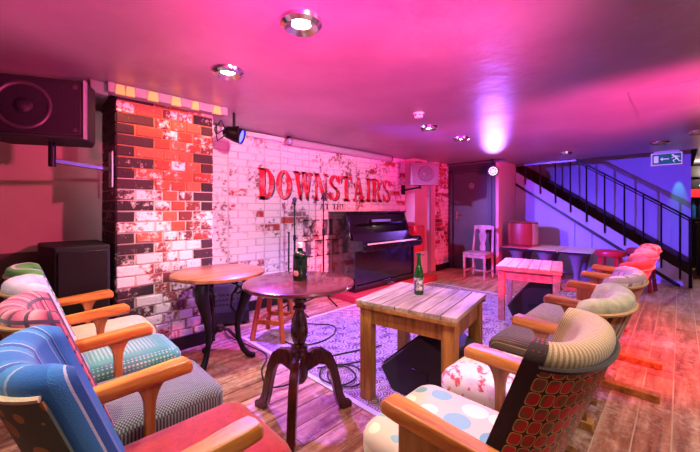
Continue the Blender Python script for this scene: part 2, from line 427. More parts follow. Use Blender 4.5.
# door wall
struct('wall_door', box(6.45, 6.60, 2.5, 2.57, 0, HC), MATS['frame_paint'])
struct('wall_door_side', box(6.45, 6.60, 3.45, 3.75, 0, HC), MATS['frame_paint'])
struct('wall_door_head', box(6.45, 6.60, 2.57, 3.45, 2.06, HC), MATS['frame_paint'])
d = struct('door_1', box(6.50, 6.54, 2.63, 3.39, .01, 2.0), MATS['door_paint'], 'grey flush door', bevel=.003)
db = B()
for y in (2.57, 3.39): db.box(6.43, 6.55, y, y+.06, 0, 2.06)
db.box(6.43, 6.55, 2.57, 3.45, 2.0, 2.06)
obj('door_frame', db, MATS['frame_paint'], d, bevel=.006)
hb = B().box(6.485, 6.5, 3.28, 3.33, 1.0, 1.2); hb.cyl((6.5, 3.305, 1.13), (6.44, 3.305, 1.13), .009); hb.cyl((6.445, 3.31, 1.13), (6.445, 3.19, 1.13), .010)
obj('door_handle', hb, MATS['chrome'], d)
db = B().cyl((6.5, 3.0, 1.72), (6.494, 3.0, 1.72), .055, n=24)
obj('door_disc', db, MATS['grey_paint'], d)
for a in range(6):
    obj('disc_dot', B().cyl((6.495, 3.0+.03*math.cos(a*PI/3), 1.72+.03*math.sin(a*PI/3)), (6.490, 3.0+.03*math.cos(a*PI/3), 1.72+.03*math.sin(a*PI/3)), .011, n=10), MATS['frame_paint'], d)
# return beside the stairs
struct('wall_return', box(6.60, 7.55, 2.5, 2.62, 0, HC), MATS['plaster'], 'pale return wall between door and stairs')
struct('wall_return_end', box(6.44, 6.60, 2.44, 2.5, 0, HC), MATS['plaster'], bevel=.006)
# stairs ---------------------------------------------------------------
SX, FX = 7.55, 8.5
zs = lambda y: .715*y + .01
struct('wall_stairs', box(FX, FX+.1, -.14, Y1, 0, 3.4), MATS['lilac_paint'], 'lilac wall behind the staircase')
up = [(-.0, 0), (1.163, 0), (1.43, 0), (2.5, 0)]
wu = None
for a, b2 in ((.02, 1.157), (1.167, 1.425), (1.435, 2.5)):
    poly = [(a, 0), (b2, 0), (b2, zs(b2)+.02), (a, zs(a)+.02)]
    o = struct('wall_under_stairs', B().prism(poly, 0, SX, SX+.05), MATS['lilac_paint']) if wu is None else obj('panel', B().prism(poly, 0, SX, SX+.05), MATS['lilac_paint'], wu)
    wu = wu or o
st = thing('staircase', 'straight flight of stairs with lilac stringer behind black railing', 'staircase', (SX, 0, 0))
obj('stringer', B().prism([(-.14, -.0), (.0, 0), (2.49, zs(2.49)), (2.49, zs(2.49)+.26), (-.14, .17)], 0, -.03, -.002), MATS['lilac_paint'], st, bevel=.004)
obj('stringer_moulding', B().prism([(.0, .0), (.05, .0), (2.49, zs(2.49)-.035), (2.49, zs(2.49)+.015), (0, .035)], 0, -.05, -.03), MATS['black_paint'], st)
rise = .18; going = rise/.715
for i in range(1, 16):
    y = .0+going*(i-1); z = rise*i
    tb = B().box(.06, FX-SX-.045, y-.02, y+going+.02, z-.04, z); obj('tread', tb, MATS['dark_stair'], st, bevel=.005)
    obj('riser', B().box(.06, FX-SX-.045, y, y+.02, z-rise, z-.04), MATS['dark_stair'], st)
obj('wall_string', B().prism([(-.14, .02), (.1, .02), (3.3, zs(3.3)+.05), (3.3, zs(3.3)+.40), (-.14, .36)], 0, FX-SX-.044, FX-SX-.012), MATS['dark_stair'], st)
rl = thing('stair_railing', 'black metal stair railing of upright bars under a sloping handrail', 'railing', (SX-.055, 0, 0))
rz = lambda y: 1.106+.72*(y+.112)
obj('handrail', B().bar((0, -.112, 1.106), (0, 1.40, rz(1.40)), .045, .03), MATS['black_metal'], rl, bevel=.006)
obj('handrail', B().bar((0, -.112, 1.06), (0, 1.46, rz(1.46)-.05), .02, .02), MATS['black_metal'], rl)
obj('ceiling_bar', B().box(-.02, .02, 1.40, 2.48, 2.155, 2.195), MATS['steel'], rl, bevel=.004)
bars = [2.297, 2.015, 1.746, 1.494, 1.238, .967, .69, .44, .22, .0]
for y in bars:
    top = 2.16 if y > 1.4 else rz(y)
    obj('bar', B().cyl((0, y, zs(y)+.11), (0, y, top), .013, n=8), MATS['black_metal'], rl)
obj('newel_post', B().box(-.02, .02, -.135, -.095, 0, 1.12), MATS['black_metal'], rl, bevel=.004)

# ------------------------------------------------------------------ lettering on the brick wall
def ring(cx, cz, rx, rz_, tx, tz, a0, a1, n=16):
    out = []
    for i in range(n):
        p, q = (a0+(a1-a0)*i/n, a0+(a1-a0)*(i+1)/n)
        out.append([(cx+rx*math.cos(p), cz+rz_*math.sin(p)), (cx+rx*math.cos(q), cz+rz_*math.sin(q)), (cx+(rx-tx)*math.cos(q), cz+(rz_-tz)*math.sin(q)), (cx+(rx-tx)*math.cos(p), cz+(rz_-tz)*math.sin(p))])
    return out
R4 = lambda x0, x1, z0, z1: [(x0, z0), (x1, z0), (x1, z1), (x0, z1)]
S = .24; TH = .09; SF = .07                                 # stem, thin stroke, serif height (unit letter height)
def glyph(ch):
    H_ = PI/2
    if ch == 'D': return [R4(.08, .08+S, 0, 1), R4(0, .4, 0, SF), R4(0, .4, 1-SF, 1)] + ring(.36, .5, .42, .5, S, .09, -H_, H_), .8
    if ch == 'O': return ring(.4, .5, .4, .5, S, .09, 0, 2*PI, 28), .8
    if ch == 'W': return [[(.08, 1), (.30, 1), (.46, 0), (.34, 0)], [(.36, 0), (.44, 0), (.62, .95), (.54, .95)], [(.50, 1), (.72, 1), (.86, 0), (.74, 0)], [(.76, 0), (.84, 0), (1.05, 1), (.97, 1)], R4(0, .38, 1-SF, 1), R4(.44, .8, 1-SF, 1), R4(.9, 1.12, 1-SF, 1)], 1.12
    if ch == 'N': return [R4(.1, .19, 0, 1), [(.08, 1), (.32, 1), (.80, 0), (.58, 0)], R4(.70, .80, 0, 1), R4(0, .3, 0, SF), R4(0, .3, 1-SF, 1), R4(.6, .9, 1-SF, 1)], .9
    if ch == 'S': return ring(.36, .74, .33, .26, .2, .08, .15, 1.5*PI-.35, 16)+ring(.36, .27, .35, .27, .22, .08, -PI+.15, H_+.35, 16)+[[(.05, .74), (.30, .62), (.71, .28), (.48, .36)], R4(.62, .69, .68, .98), R4(.02, .09, .04, .34)], .72
    if ch == 'T': return [R4(.29, .29+S, 0, 1), R4(0, .82, 1-.09, 1), R4(.16, .66, 0, SF), [(0, .91), (.1, .91), (.03, .7), (0, .7)], [(.72, .91), (.82, .91), (.82, .7), (.79, .7)]], .82
    if ch == 'A': return [[(.10, 0), (.19, 0), (.47, 1), (.38, 1)], [(.34, 1), (.52, 1), (.84, 0), (.58, 0)], R4(.2, .66, .28, .28+TH), R4(0, .32, 0, SF), R4(.48, .94, 0, SF)], .94
    if ch == 'I': return [R4(.1, .1+S, 0, 1), R4(0, .44, 0, SF), R4(0, .44, 1-SF, 1)], .44
    if ch == 'R': return [R4(.08, .08+S, 0, 1), R4(0, .4, 0, SF), R4(0, .4, 1-SF, 1)] + ring(.38, .73, .36, .27, .22, .08, -H_, H_)+[R4(.3, .42, .46, .54), [(.38, .5), (.58, .5), (.84, 0), (.60, 0)], R4(.56, .9, 0, SF)], .9
    if ch == 'K': return [R4(.08, .08+S, 0, 1), R4(0, .4, 0, SF), R4(0, .4, 1-SF, 1), [(.3, .42), (.4, .42), (.78, 1), (.68, 1)], [(.34, .56), (.52, .7), (.86, 0), (.60, 0)], R4(.55, .92, 1-SF, 1), R4(.52, .95, 0, SF)], .95
    if ch == 'G': return ring(.42, .5, .42, .5, S, .09, .5, 2*PI-.55, 26)+[R4(.58, .8, .08, .45), R4(.5, .88, .40, .47), R4(.72, .79, .7, .98)], .88
    if ch == 'H': return [R4(.08, .08+S, 0, 1), R4(.58, .58+S, 0, 1), R4(.3, .6, .46, .54), R4(0, .4, 0, SF), R4(0, .4, 1-SF, 1), R4(.5, .9, 0, SF), R4(.5, .9, 1-SF, 1)], .9
    if ch == 'E': return [R4(.08, .08+S, 0, 1), R4(0, .74, 0, SF+.01), R4(0, .74, 1-SF-.01, 1), R4(.3, .56, .46, .54), R4(.67, .74, 0, .28), R4(.67, .74, .72, 1), R4(.52, .57, .36, .64)], .76
    if ch == "'": return [[(.05, 1), (.22, 1), (.14, .68), (.06, .68)]], .26
    return [], .4
def letter(ch, x, z, h, wscale, m, sm, parent, y, dy=.03, name='letter'):
    polys, adv = glyph(ch)
    def build(mm, ox, oz, yy, nm, par):
        b = B()
        for p in polys: b.prism([(x+ox+px*h*wscale, z+oz+pz*h) for px, pz in p], 1, yy, yy+.003)
        return obj(nm, b, mm, par)
    o = build(m, 0, 0, y-.004, name, parent)
    if sm: build(sm, .020, -.018, y, 'letter_shadow', o)
    return adv*h*wscale
mat('sign_red', pat=P_blotch('e02038', 'f0a0a4', 9, .58, .08), rough=.8)
mat('sign_shadow', pat=P_blotch('4a4660', 'a89cb4', 10, .56, .08), rough=.8)
mat('sign_grey', pat=P_blotch('565064', 'cbbcc8', 12, .56, .08), rough=.8)
YL = 3.729
def word(txt, x0, x1, z, h, m, sm, parent, gap=.08):
    tot = sum(glyph(c)[1] for c in txt)+gap*(len(txt)-1); ws = (x1-x0)/(tot*h); x = x0
    for c in txt:
        if c == ' ': x += .4*h*ws+gap*h*ws; continue
        x += letter(c, x, z, h, ws, m, sm, parent, YL)+gap*h*ws
sg = thing('painted_lettering', 'red shadowed capitals reading DOWNSTAIRS painted on the white brick wall', 'lettering')
word('DOWNSTAIRS', 2.10, 4.76, 1.385, .385, MATS['sign_red'], MATS['sign_shadow'], sg)
sg = thing('painted_lettering', 'small grey capitals reading AT THE under the red lettering', 'lettering')
word('AT THE', 3.10, 3.62, 1.245, .085, MATS['sign_grey'], None, sg)
sg = thing('painted_lettering', "grey capitals KING'S HEAD painted low on brick beside the piano", 'lettering')
word("KING'S", 2.78, 4.35, .86, .235, MATS['sign_grey'], None, sg)
word('HEAD', 2.81, 4.30, .56, .24, MATS['sign_grey'], None, sg)

# ------------------------------------------------------------------ ceiling fittings
DLAB = ['chrome ceiling downlight above the dark pedestal table', 'chrome ceiling downlight near the amber light bar', 'chrome ceiling downlight close to the smoke detector', 'chrome ceiling downlight between the smoke detector and the door lamp', 'chrome ceiling downlight over the low tables by the stairs', 'chrome ceiling downlight beside the green exit sign', 'chrome ceiling downlight toward the bar']
for i, (x, y) in enumerate(DOWN):
    t = thing('downlight', DLAB[i], 'downlight', (x, y, HC), 0, 'ceiling downlights')
    r = .105
    obj('ring', B().lathe([(r*.42, -.004), (r*.46, -.016), (r*.80, -.034), (r, -.018), (r*1.04, 0)], 28), MATS['chrome'], t)
    obj('lens', B().lathe([(0.0, -.014), (r*.25, -.014), (r*.44, -.006)], 20), MATS['lamp_glow'], t)
t = thing('smoke_detector', 'small white domed smoke detector on the ceiling', 'detector', (2.79, 1.83, HC))
obj('base', B().lathe([(.055, 0), (.055, -.012), (.05, -.016)], 24), MATS['white_plastic'], t)
obj('dome', B().lathe([(.05, -.016), (.046, -.035), (.036, -.048), (.015, -.052), (0, -.052)], 24), MATS['white_plastic'], t)
for a in range(8):
    M_ = Matrix.Rotation(a*PI/4, 4, 'Z'); obj('vent', B().box(.044, .051, -.009, .009, -.032, -.022, M_), MATS['black_paint'], t)

# light bar on top of the pier
t = thing('light_bar', 'grey wooden bar with glowing amber lamps on top of the brick pier', 'light bar', (0, 3.06, 0))
obj('board', B().box(.46, 1.38, -.06, .04, 2.125, 2.2), MATS['grey_paint'], t, bevel=.006)
obj('end_block', B().box(.36, .47, -.02, .09, 2.105, 2.2), MATS['grey_paint'], t, bevel=.008)
for i, x in enumerate((.535, .60, .755, .925, 1.08, 1.27)):
    w = .03+.008*(i in (2, 3, 5))
    o = obj('amber_lamp', B().prism([(x-w, 2.115), (x+w, 2.115), (x+w*.8, 2.185), (x-w*.8, 2.185)], 1, -.085, -.06), MATS['amber_glow'], t, bevel=.003)
    spot('amber_light', (x, 3.02, 2.095), (x, 3.08, 1.2), (1, .40, .10), 2.2, 150, .8, .02)
# hanging stage lamp next to it
t = thing('stage_lamp', 'black hanging stage lamp with glowing blue lens beside the light bar', 'stage lamp', (1.53, 3.1, 2.0))
M_ = Matrix.Translation((0, 0, -.02)) @ Vector((3.0, -3.0, -1.3)).to_track_quat('Z', 'Y').to_matrix().to_4x4()
obj('housing', B().lathe([(.0, -.14), (.045, -.14), (.06, -.11), (.075, -.02), (.078, .045), (.070, .045), (.068, .03)], 20, M_), MATS['black_metal'], t)
mat('blue_glow', '3a3cff', emit=9)
obj('lens', B().lathe([(0, .034), (.066, .030), (.066, .026)], 20, M_), MATS['blue_glow'], t)
yb = B(); yb.box(-.05, -.035, -.09, .09, .03, .05); yb.box(-.05, -.035, -.095, -.085, -.05, .05); yb.box(-.05, -.035, .085, .095, -.05, .05); yb.cyl((-.042, 0, .04), (-.042, 0, .195), .014)
obj('yoke', yb, MATS['black_metal'], t)
cb = B().tube([(-.1, .04, -.02), (-.18, .06, -.09), (-.22, .03, .02), (-.17, .0, .1), (-.12, .03, .03), (-.19, .05, -.03), (-.21, .02, .07)], .007)
obj('cable', cb, MATS['black_vinyl'], t)
# conduit + projector screen
tag(obj('conduit', B().box(1.32, 2.45, 3.67, 3.71, 2.13, 2.185), MATS['white_plastic'], bevel=.006), 'white conduit along top of brick wall', 'conduit')
t = thing('projector_screen', 'white rolled up projector screen case above the painted lettering', 'projector screen', (3.6, 3.67, 2.145))
obj('case', B().cyl((-1.05, 0, 0), (1.08, 0, 0), .05, n=20), mat('screen_case', 'b4aebc', rough=.4), t)
obj('end_cap', B().cyl((-1.08, 0, 0), (-1.05, 0, 0), .055, n=20), MATS['steel'], t)
obj('end_cap', B().cyl((1.08, 0, 0), (1.11, 0, 0), .055, n=20), MATS['steel'], t)
for x in (-.8, .8): obj('bracket', B().box(x-.015, x+.015, -.02, .02, .03, .055), MATS['steel'], t)
t = thing('clamp_lamp', 'small violet clamp lamp at the end of the screen case', 'lamp', (2.48, 3.62, 2.13))
obj('body', B().lathe([(0, -.06), (.03, -.06), (.04, -.03), (.04, .04), (.034, .04)], 16, Matrix.Rotation(PI/2, 4, 'X')), MATS['grey_paint'], t)
mat('violet_glow', '8a50ff', emit=4)
obj('lens', B().lathe([(0, .042), (.034, .036)], 16, Matrix.Rotation(PI/2, 4, 'X')), MATS['violet_glow'], t)
obj('clamp', B().box(-.012, .012, -.02, .02, .03, .07), MATS['black_metal'], t)
# LED par by the door
t = thing('led_par_lamp', 'white glowing round LED stage lamp above the door edge', 'stage lamp', (6.27, 2.48, 1.96))
M_ = Vector((-1, -.62, -.1)).to_track_quat('Z', 'Y').to_matrix().to_4x4()
obj('housing', B().lathe([(0, -.12), (.06, -.12), (.085, -.09), (.1, 0), (.1, .03), (.09, .03), (.088, .01), (0, .008)], 24, M_), MATS['black_metal'], t)
for r, n in ((0, 1), (.034, 6), (.068, 12)):
    for i in range(n):
        a = 2*PI*i/n; c = M_ @ Vector((r*math.cos(a), r*math.sin(a), .012)); dd = M_ @ Vector((r*math.cos(a), r*math.sin(a), .02))
        obj('led', B().cyl(c, dd, .013, n=10), MATS['led_glow'], t)
obj('bracket', B().cyl((.05, .03, .06), (.05, .03, .23), .012).box(-.02, .1, .02, .04, .06, .08), MATS['black_metal'], t)
tag(obj('ceiling_pipe', B().cyl((6.40, 2.3, 2.165), (6.40, 3.48, 2.165), .02, n=12), MATS['steel']), 'steel pipe under ceiling above the door', 'pipe')

# exit sign
mat('exit_green', '0c6a52', emit=.35, rough=.4); mat('exit_white', 'f4dff0', emit=.35, rough=.4)
t = thing('exit_sign', 'green emergency exit sign with running figure, arrow and door', 'exit sign', (7.40, .155, 2.06))
# local: y to the viewer's left
obj('housing', B().box(0, .05, -.19, .19, -.105, .105), MATS['white_plastic'], t, bevel=.006)
obj('panel', B().box(-.004, 0, -.178, .178, -.092, .092), MATS['exit_green'], t)
obj('hanger', B().box(.01, .035, -.15, .15, .105, .14), MATS['white_plastic'], t)
def sgn(poly, nm): obj(nm, B().prism(poly, 0, -.007, -.004), MATS['exit_white'], t)
for p in (R4(-.178, .178, .084, .092), R4(-.178, .178, -.092, -.084), R4(-.178, -.170, -.092, .092), R4(.170, .178, -.092, .092)): sgn(p, 'border')
sgn(R4(.095, .15, -.055, .055), 'door_symbol')
sgn(R4(-.03, .055, -.008, .008), 'arrow'); sgn([(.075, 0), (.045, .03), (.045, -.03)], 'arrow')
cx = -.105
for p in ([(cx-.012+.03, .045), (cx+.012+.03, .045), (cx+.016+.03, .062), (cx+.03, .07), (cx-.016+.03, .062)], [(cx+.025, .045), (cx-.01, .045), (cx-.03, -.005), (cx-.002, -.005)], [(cx+.02, .04), (cx+.05, .01), (cx+.042, .004), (cx+.008, .03)], [(cx-.005, .042), (cx-.05, .03), (cx-.05, .02), (cx-.005, .03)], [(cx-.005, 0), (cx+.035, -.025), (cx+.02, -.06), (cx+.008, -.06), (cx+.018, -.028), (cx-.03, -.005)], [(cx-.028, 0), (cx-.008, -.005), (cx-.04, -.05), (cx-.065, -.05), (cx-.065, -.04), (cx-.045, -.04)]):
    sgn(p, 'running_figure')
spot('exit_sign_light', (8.36, .02, 2.05), (8.5, .015, 1.45), (.03, 1, .5), 16, 26, .8, .01)

# ------------------------------------------------------------------ loudspeakers
def horn_speaker(name, label, loc, rz_, w, h, dp, bodym, grm, conem, cone_r, logo=False, tilt=0):
    t = thing(name, label, 'loudspeaker', loc, rz_); t.rotation_euler[0] = tilt
    # front faces -y ; trapezoid plan, narrower at the back
    b = B().prism([(-w/2, 0), (w/2, 0), (w/2-.01, dp*.5), (w/2-.08, dp), (-w/2+.08, dp), (-w/2+.01, dp*.5)], 2, -h/2, h/2)
    obj('cabinet', b, bodym, t, bevel=.012)
    obj('grille', B().box(-w/2+.018, w/2-.018, -.012, .002, -h/2+.018, h/2-.018), grm, t, bevel=.008)
    M_ = Matrix.Translation((.03*0, -.012, 0)) @ Matrix.Rotation(PI/2, 4, 'X')
    obj('cone_ring', B().lathe([(cone_r, 0), (cone_r, .006), (cone_r*.93, .010), (cone_r*.86, .006), (cone_r*.84, 0)], 36, M_), conem, t)
    obj('cone', B().lathe([(cone_r*.83, .003), (cone_r*.5, .001), (cone_r*.34, .002), (cone_r*.3, .008), (cone_r*.15, .014), (0, .015)], 32, M_), grm, t)
    for sx in (-1, 1):
        for sz in (-1, 1): obj('screw', B().lathe([(.014, 0), (.012, .006), (0, .007)], 12, Matrix.Translation((sx*(w/2-.05), -.012, sz*(h/2-.05))) @ Matrix.Rotation(PI/2, 4, 'X')), conem, t)
    return t
mat('speaker_ring', '3a3034', rough=.4)
t = horn_speaker('wall_loudspeaker', 'big black loudspeaker on a steel arm beside the brick pier', (.018, 2.80, 1.875), math.radians(-27), .62, .37, .34, MATS['black_vinyl'], MATS['grille'], MATS['speaker_ring'], .145)
obj('badge', B().box(-.285, -.20, -.016, -.012, -.012, .004), MATS['chrome'], t)
obj('edge_plate', B().box(.300, .312, -.014, .02, -.185, .185), MATS['grey_paint'], t, bevel=.003)
t = thing('speaker_bracket', 'steel wall arm holding the big loudspeaker, bolted to the brick pier', 'bracket', (.15, 2.93, 1.56))
ab = B().bar((0, 0, .01), (.355, .245, .0), .03, .03); obj('arm', ab, MATS['steel'], t, bevel=.004)
obj('post', B().cyl((0, 0, -.03), (0, 0, .13), .02), MATS['black_metal'], t)
obj('plate', B().box(.350, .364, .18, .30, -.14, .14), MATS['steel'], t, bevel=.003)
mat('speaker_mauve', 'a08a98', rough=.5, bump=.2, bscale=120); mat('speaker_ring_light', '6e6070', rough=.4)
t = horn_speaker('wall_loudspeaker', 'small grey loudspeaker on a wall bracket above the piano', (4.98, 3.13, 1.86), -PI/4+.1, .50, .38, .26, MATS['speaker_mauve'], MATS['grille_grey'], MATS['speaker_ring_light'], .14)
t = thing('speaker_bracket', 'dark bracket under the small grey loudspeaker', 'bracket', (4.98, 3.25, 1.60))
obj('arm', B().bar((-.02, -.03, .03), (.14, .44, 0), .03, .03), MATS['black_metal'], t, bevel=.004)
obj('post', B().cyl((-.02, -.03, .0), (-.02, -.03, .08), .02), MATS['black_metal'], t)
obj('plate', B().box(.09, .19, .44, .455, -.08, .1), MATS['black_metal'], t, bevel=.003)

# subwoofer in the corner
t = thing('subwoofer', 'tall black subwoofer cabinet standing beside the brick pier', 'loudspeaker', (0, 0, 0))
obj('cabinet', B().prism([(.10, 3.36), (.17, 3.09), (.49, 3.09), (.49, 3.66), (.10, 3.66)], 2, .02, .98), MATS['black_vinyl'], t, bevel=.012)
obj('grille', B().box(.185, .475, 3.076, 3.092, .05, .945), MATS['grille'], t, bevel=.006)
for x, y in ((.15, 3.4), (.44, 3.15), (.44, 3.6), (.15, 3.6)): obj('foot', B().cyl((x, y, 0), (x, y, .025), .02), MATS['black_paint'], t)

def wedge(label, loc, rz_, L, prof, bodym, grm):
    t = thing('stage_monitor', label, 'monitor speaker', loc, rz_)
    obj('cabinet', B().prism(prof, 0, 0, L), bodym, t, bevel=.012)
    (a, b2) = prof[2], prof[3]                      # sloping face runs between these two corners
    n = Vector((0, b2[1]-a[1], -(b2[0]-a[0]))).normalized();
    if n.z < 0: n = -n
    q = [(a[0]*.94+b2[0]*.06, a[1]*.94+b2[1]*.06), (a[0]*.06+b2[0]*.94, a[1]*.06+b2[1]*.94)]
    p = [(q[0][0], q[0][1]), (q[1][0], q[1][1]), (q[1][0]+n.y*.012, q[1][1]+n.z*.012), (q[0][0]+n.y*.012, q[0][1]+n.z*.012)]
    obj('grille', B().prism(p, 0, .02, L-.02), grm, t)
    hy = sum(x[0] for x in prof)/len(prof)-.02; hz = .17
    obj('handle', B().box(-.006, .002, hy-.06, hy+.06, hz-.035, hz+.035), MATS['black_paint'], t, bevel=.008)
    return t
mat('monitor_black', '2a2622', rough=.55, bump=.4, bscale=200)
wedge('black wedge stage monitor lying under the pine table with the green bottle', (1.80, 0, .012), 0, .36,
      [(.93, 0), (1.40, 0), (1.50, .13), (1.17, .43), (.97, .36)], MATS['monitor_black'], MATS['grille'])
wedge('black wedge stage monitor lying under the red lit table', (3.99, 0, .012), 0, .37,
      [(.86, 0), (1.36, 0), (1.42, .12), (1.16, .44), (.98, .46)], MATS['monitor_black'], MATS['grille_grey'])

# ------------------------------------------------------------------ rug
def rug_pat(k, vec):
    o = k.xyz(vec)
    n = k.noise(k.coord(None, (1, 1, 1)), 9, 5, .7)
    v = k.new('ShaderNodeTexVoronoi'); v.inputs['Scale'].default_value = 6.5; v.inputs['Randomness'].default_value = .35; k.link(vec, v.inputs['Vector'])
    rings = k.math('SINE', k.math('MULTIPLY', v.outputs['Distance'], 34.0))
    m = k.math('ADD', k.math('MULTIPLY', rings, .10), n)
    c = k.ramp(m, [(.36, '543664'), (.48, '8e72a0'), (.60, 'b8a4bc'), (.72, '6c466e')])
    return c
mat('rug_field', pat=rug_pat, rough=.95, bump=.5, bscale=160)
def rugb_pat(k, vec):
    v = k.new('ShaderNodeTexVoronoi'); v.inputs['Scale'].default_value = 9; v.inputs['Randomness'].default_value = .15; k.link(vec, v.inputs['Vector'])
    rings = k.math('SINE', k.math('MULTIPLY', v.outputs['Distance'], 40.0)); n = k.noise(vec, 18, 4)
    return k.ramp(k.math('ADD', k.math('MULTIPLY', rings, .2), n), [(.35, '74405a'), (.5, '9c7c98'), (.68, 'c0b0bc')])
mat('rug_border', pat=rugb_pat, rough=.95, bump=.5, bscale=160)
mat('rug_edge', 'd9cfc8', rough=.95, bump=.4, bscale=160)
RX0, RX1, RY0, RY1 = 1.51, 4.95, .80, 3.0
t = thing('rug', 'large worn oriental rug with floral border on the plank floor', 'rug')
def frame_b(x0, x1, y0, y1, w, z0, z1):
    return B().box(x0, x1, y0, y0+w, z0, z1).box(x0, x1, y1-w, y1, z0, z1).box(x0, x0+w, y0+w, y1-w, z0, z1).box(x1-w, x1, y0+w, y1-w, z0, z1)
obj('field', B().box(RX0+.36, RX1-.36, RY0+.36, RY1-.36, .001, .010), MATS['rug_field'], t)
obj('border', frame_b(RX0+.04, RX1-.04, RY0+.04, RY1-.04, .32, .001, .011), MATS['rug_border'], t)
obj('edge_band', frame_b(RX0, RX1, RY0, RY1, .04, .001, .009), MATS['rug_edge'], t)
# low stage riser under the piano
mat('riser_red', 'a03038', rough=.8, bump=.3, bscale=120)
tag(obj('stage_riser', B().box(3.12, 5.2, 3.02, 3.71, 0, .09), MATS['riser_red'], bevel=.006), 'low red carpeted riser under the piano', 'riser')

# ------------------------------------------------------------------ piano (on riser)
mat('piano_black', '0d0b10', rough=.13, coat=.6, spec=.6, var=.05)
mat('ivory', 'f2ecea', rough=.25)
t = thing('upright_piano', 'glossy black upright piano against the brick wall', 'piano', (3.26, 3.16, .09))
W_, D_ = 1.43, .54                                   # local: y=0 front of lower panel, y=D back
for x in (0, W_-.035):
    obj('side', B().prism([(0, .0), (D_, .0), (D_, 1.10), (.20, 1.10), (.10, .80), (.10, .72), (-.13, .72), (-.16, .66), (-.16, .60), (0, .56)], 0, x, x+.035), MATS['piano_black'], t, bevel=.004)
obj('lower_panel', B().box(.035, W_-.035, .02, .05, .10, .56), MATS['piano_black'], t)
obj('plinth', B().box(.035, W_-.035, .0, .05, .0, .09), MATS['piano_black'], t, bevel=.003)
obj('back', B().box(.035, W_-.035, D_-.03, D_, 0, 1.09), MATS['piano_black'], t)
ub = B().prism([(.10, .76), (.205, 1.085), (.235, 1.085), (.13, .76)], 0, .035, W_-.035); up_ = obj('upper_panel', ub, MATS['piano_black'], t)
obj('music_shelf', B().prism([(.125, .925), (.10, .93), (.10, .945), (.145, .95)], 0, .2, W_-.2), MATS['piano_black'], up_)
obj('music_desk_strip', B().prism([(.135, .96), (.118, .965), (.13, 1.0), (.15, 1.0)], 0, .5, .95), MATS['steel'], up_)
obj('lid', B().box(-.01, W_+.01, .17, D_+.01, 1.10, 1.125), MATS['piano_black'], t, bevel=.006)
obj('key_bed', B().box(.035, W_-.035, -.15, .12, .57, .645), MATS['piano_black'], t, bevel=.004)
obj('key_slip', B().box(.035, W_-.035, -.165, -.135, .585, .665), MATS['piano_black'], t, bevel=.004)
obj('fallboard', B().prism([(.03, .68), (.05, .68), (.115, .79), (.095, .80)], 0, .035, W_-.035), MATS['piano_black'], t)
for x in (.035, W_-.115): obj('key_block', B().box(x, x+.08, -.13, .03, .645, .69), MATS['piano_black'], t, bevel=.004)
kw = (W_-.24)/52
km = B().box(-kw/2+.0008, kw/2-.0008, -.13, .035, .645, .668).mesh('white_key', MATS['ivory'])
bk = B().box(-.0055, .0055, -.04, .035, .668, .680).mesh('black_key', MATS['piano_black'])
for i in range(52):
    k_ = obj('white_key', km, None, t); k_.location = (.12+kw*(i+.5), 0, 0)
    if i < 51 and (i % 7) in (0, 2, 3, 5, 6): k_ = obj('black_key', bk, None, t); k_.location = (.12+kw*(i+1), 0, 0)
for x in (.66, .715, .77): obj('pedal', B().box(x-.012, x+.012, -.09, .02, .04, .052), MATS['chrome'], t, bevel=.004)
# cabinets right of the piano
def pa_box(label, x0, x1, y0, y1, z0, z1, m, gm):
    t = thing('speaker_cabinet', label, 'loudspeaker', ((x0+x1)/2, y0, z0))
    w, h = x1-x0, z1-z0
    obj('cabinet', B().box(-w/2, w/2, 0, y1-y0, 0, h), m, t, bevel=.01)
    obj('front_panel', B().box(-w/2+.02, w/2-.02, -.012, 0, .02, h-.02), gm, t, bevel=.004)
    obj('badge', B().box(-.04, .04, -.016, -.012, h-.07, h-.05), MATS['chrome'], t)
mat('pa_grey', 'b4a6ac', rough=.6); mat('pa_red', 'b23a44', rough=.55)
pa_box('pale grey speaker cabinet on the floor right of the piano', 4.86, 5.20, 3.22, 3.44, .09, .50, MATS['pa_grey'], MATS['pa_grey'])
pa_box('red fronted speaker cabinet stacked on the pale grey one', 4.82, 5.14, 3.24, 3.44, .50, .96, MATS['pa_red'], MATS['pa_red'])

# mic stands ---------------------------------------------------------------
mat('mic_grey', '55505e', rough=.4, metal=.6)
def mic_stand(x, y, h, label, boom, z0=0):
    t = thing('microphone_stand', label, 'microphone stand', (x, y, z0)); h -= z0
    obj('pole', B().cyl((0, 0, .12), (0, 0, h*.66), .012, n=10).cyl((0, 0, h*.66), (0, 0, h-.06), .008, n=10), MATS['black_metal'], t)
    obj('collar', B().cyl((0, 0, h*.64), (0, 0, h*.69), .018, n=12).cyl((0, 0, h*.66), (.04, 0, h*.66), .008, n=8), MATS['black_metal'], t)
    for i in range(3):
        a = i*2*PI/3+.5; obj('leg', B().tube([(0, 0, .16), (.14*math.cos(a), .14*math.sin(a), .07), (.28*math.cos(a), .28*math.sin(a), .012)], .009), MATS['black_metal'], t)
    hd = Vector((-.03, -.09, .05)) if boom else Vector((0, -.06, .06))
    obj('clip', B().cyl((0, 0, h-.07), (0, 0, h-.02), .014, n=10), MATS['black_metal'], t)
    a = Vector((0, .05, h-.05)); c = a+hd
    m_ = obj('microphone', B().cyl(a, c, .010, .016, n=12), MATS['mic_grey'], t)
    obj('mic_head', B().lathe([(0, -.03), (.018, -.026), (.026, -.005), (.026, .012), (.017, .028), (0, .033)], 14, Matrix.Translation(c) @ hd.to_track_quat('Z', 'Y').to_matrix().to_4x4()), MATS['mic_grey'], m_)
    if boom: obj('spare_pole', B().cyl((-.07, .03, .03), (-.06, .03, h*.72), .010, n=10), MATS['black_metal'], t)
mic_stand(2.33, 3.27, 1.36, 'microphone stand with a second pole beside it, behind the squat bottle', True)
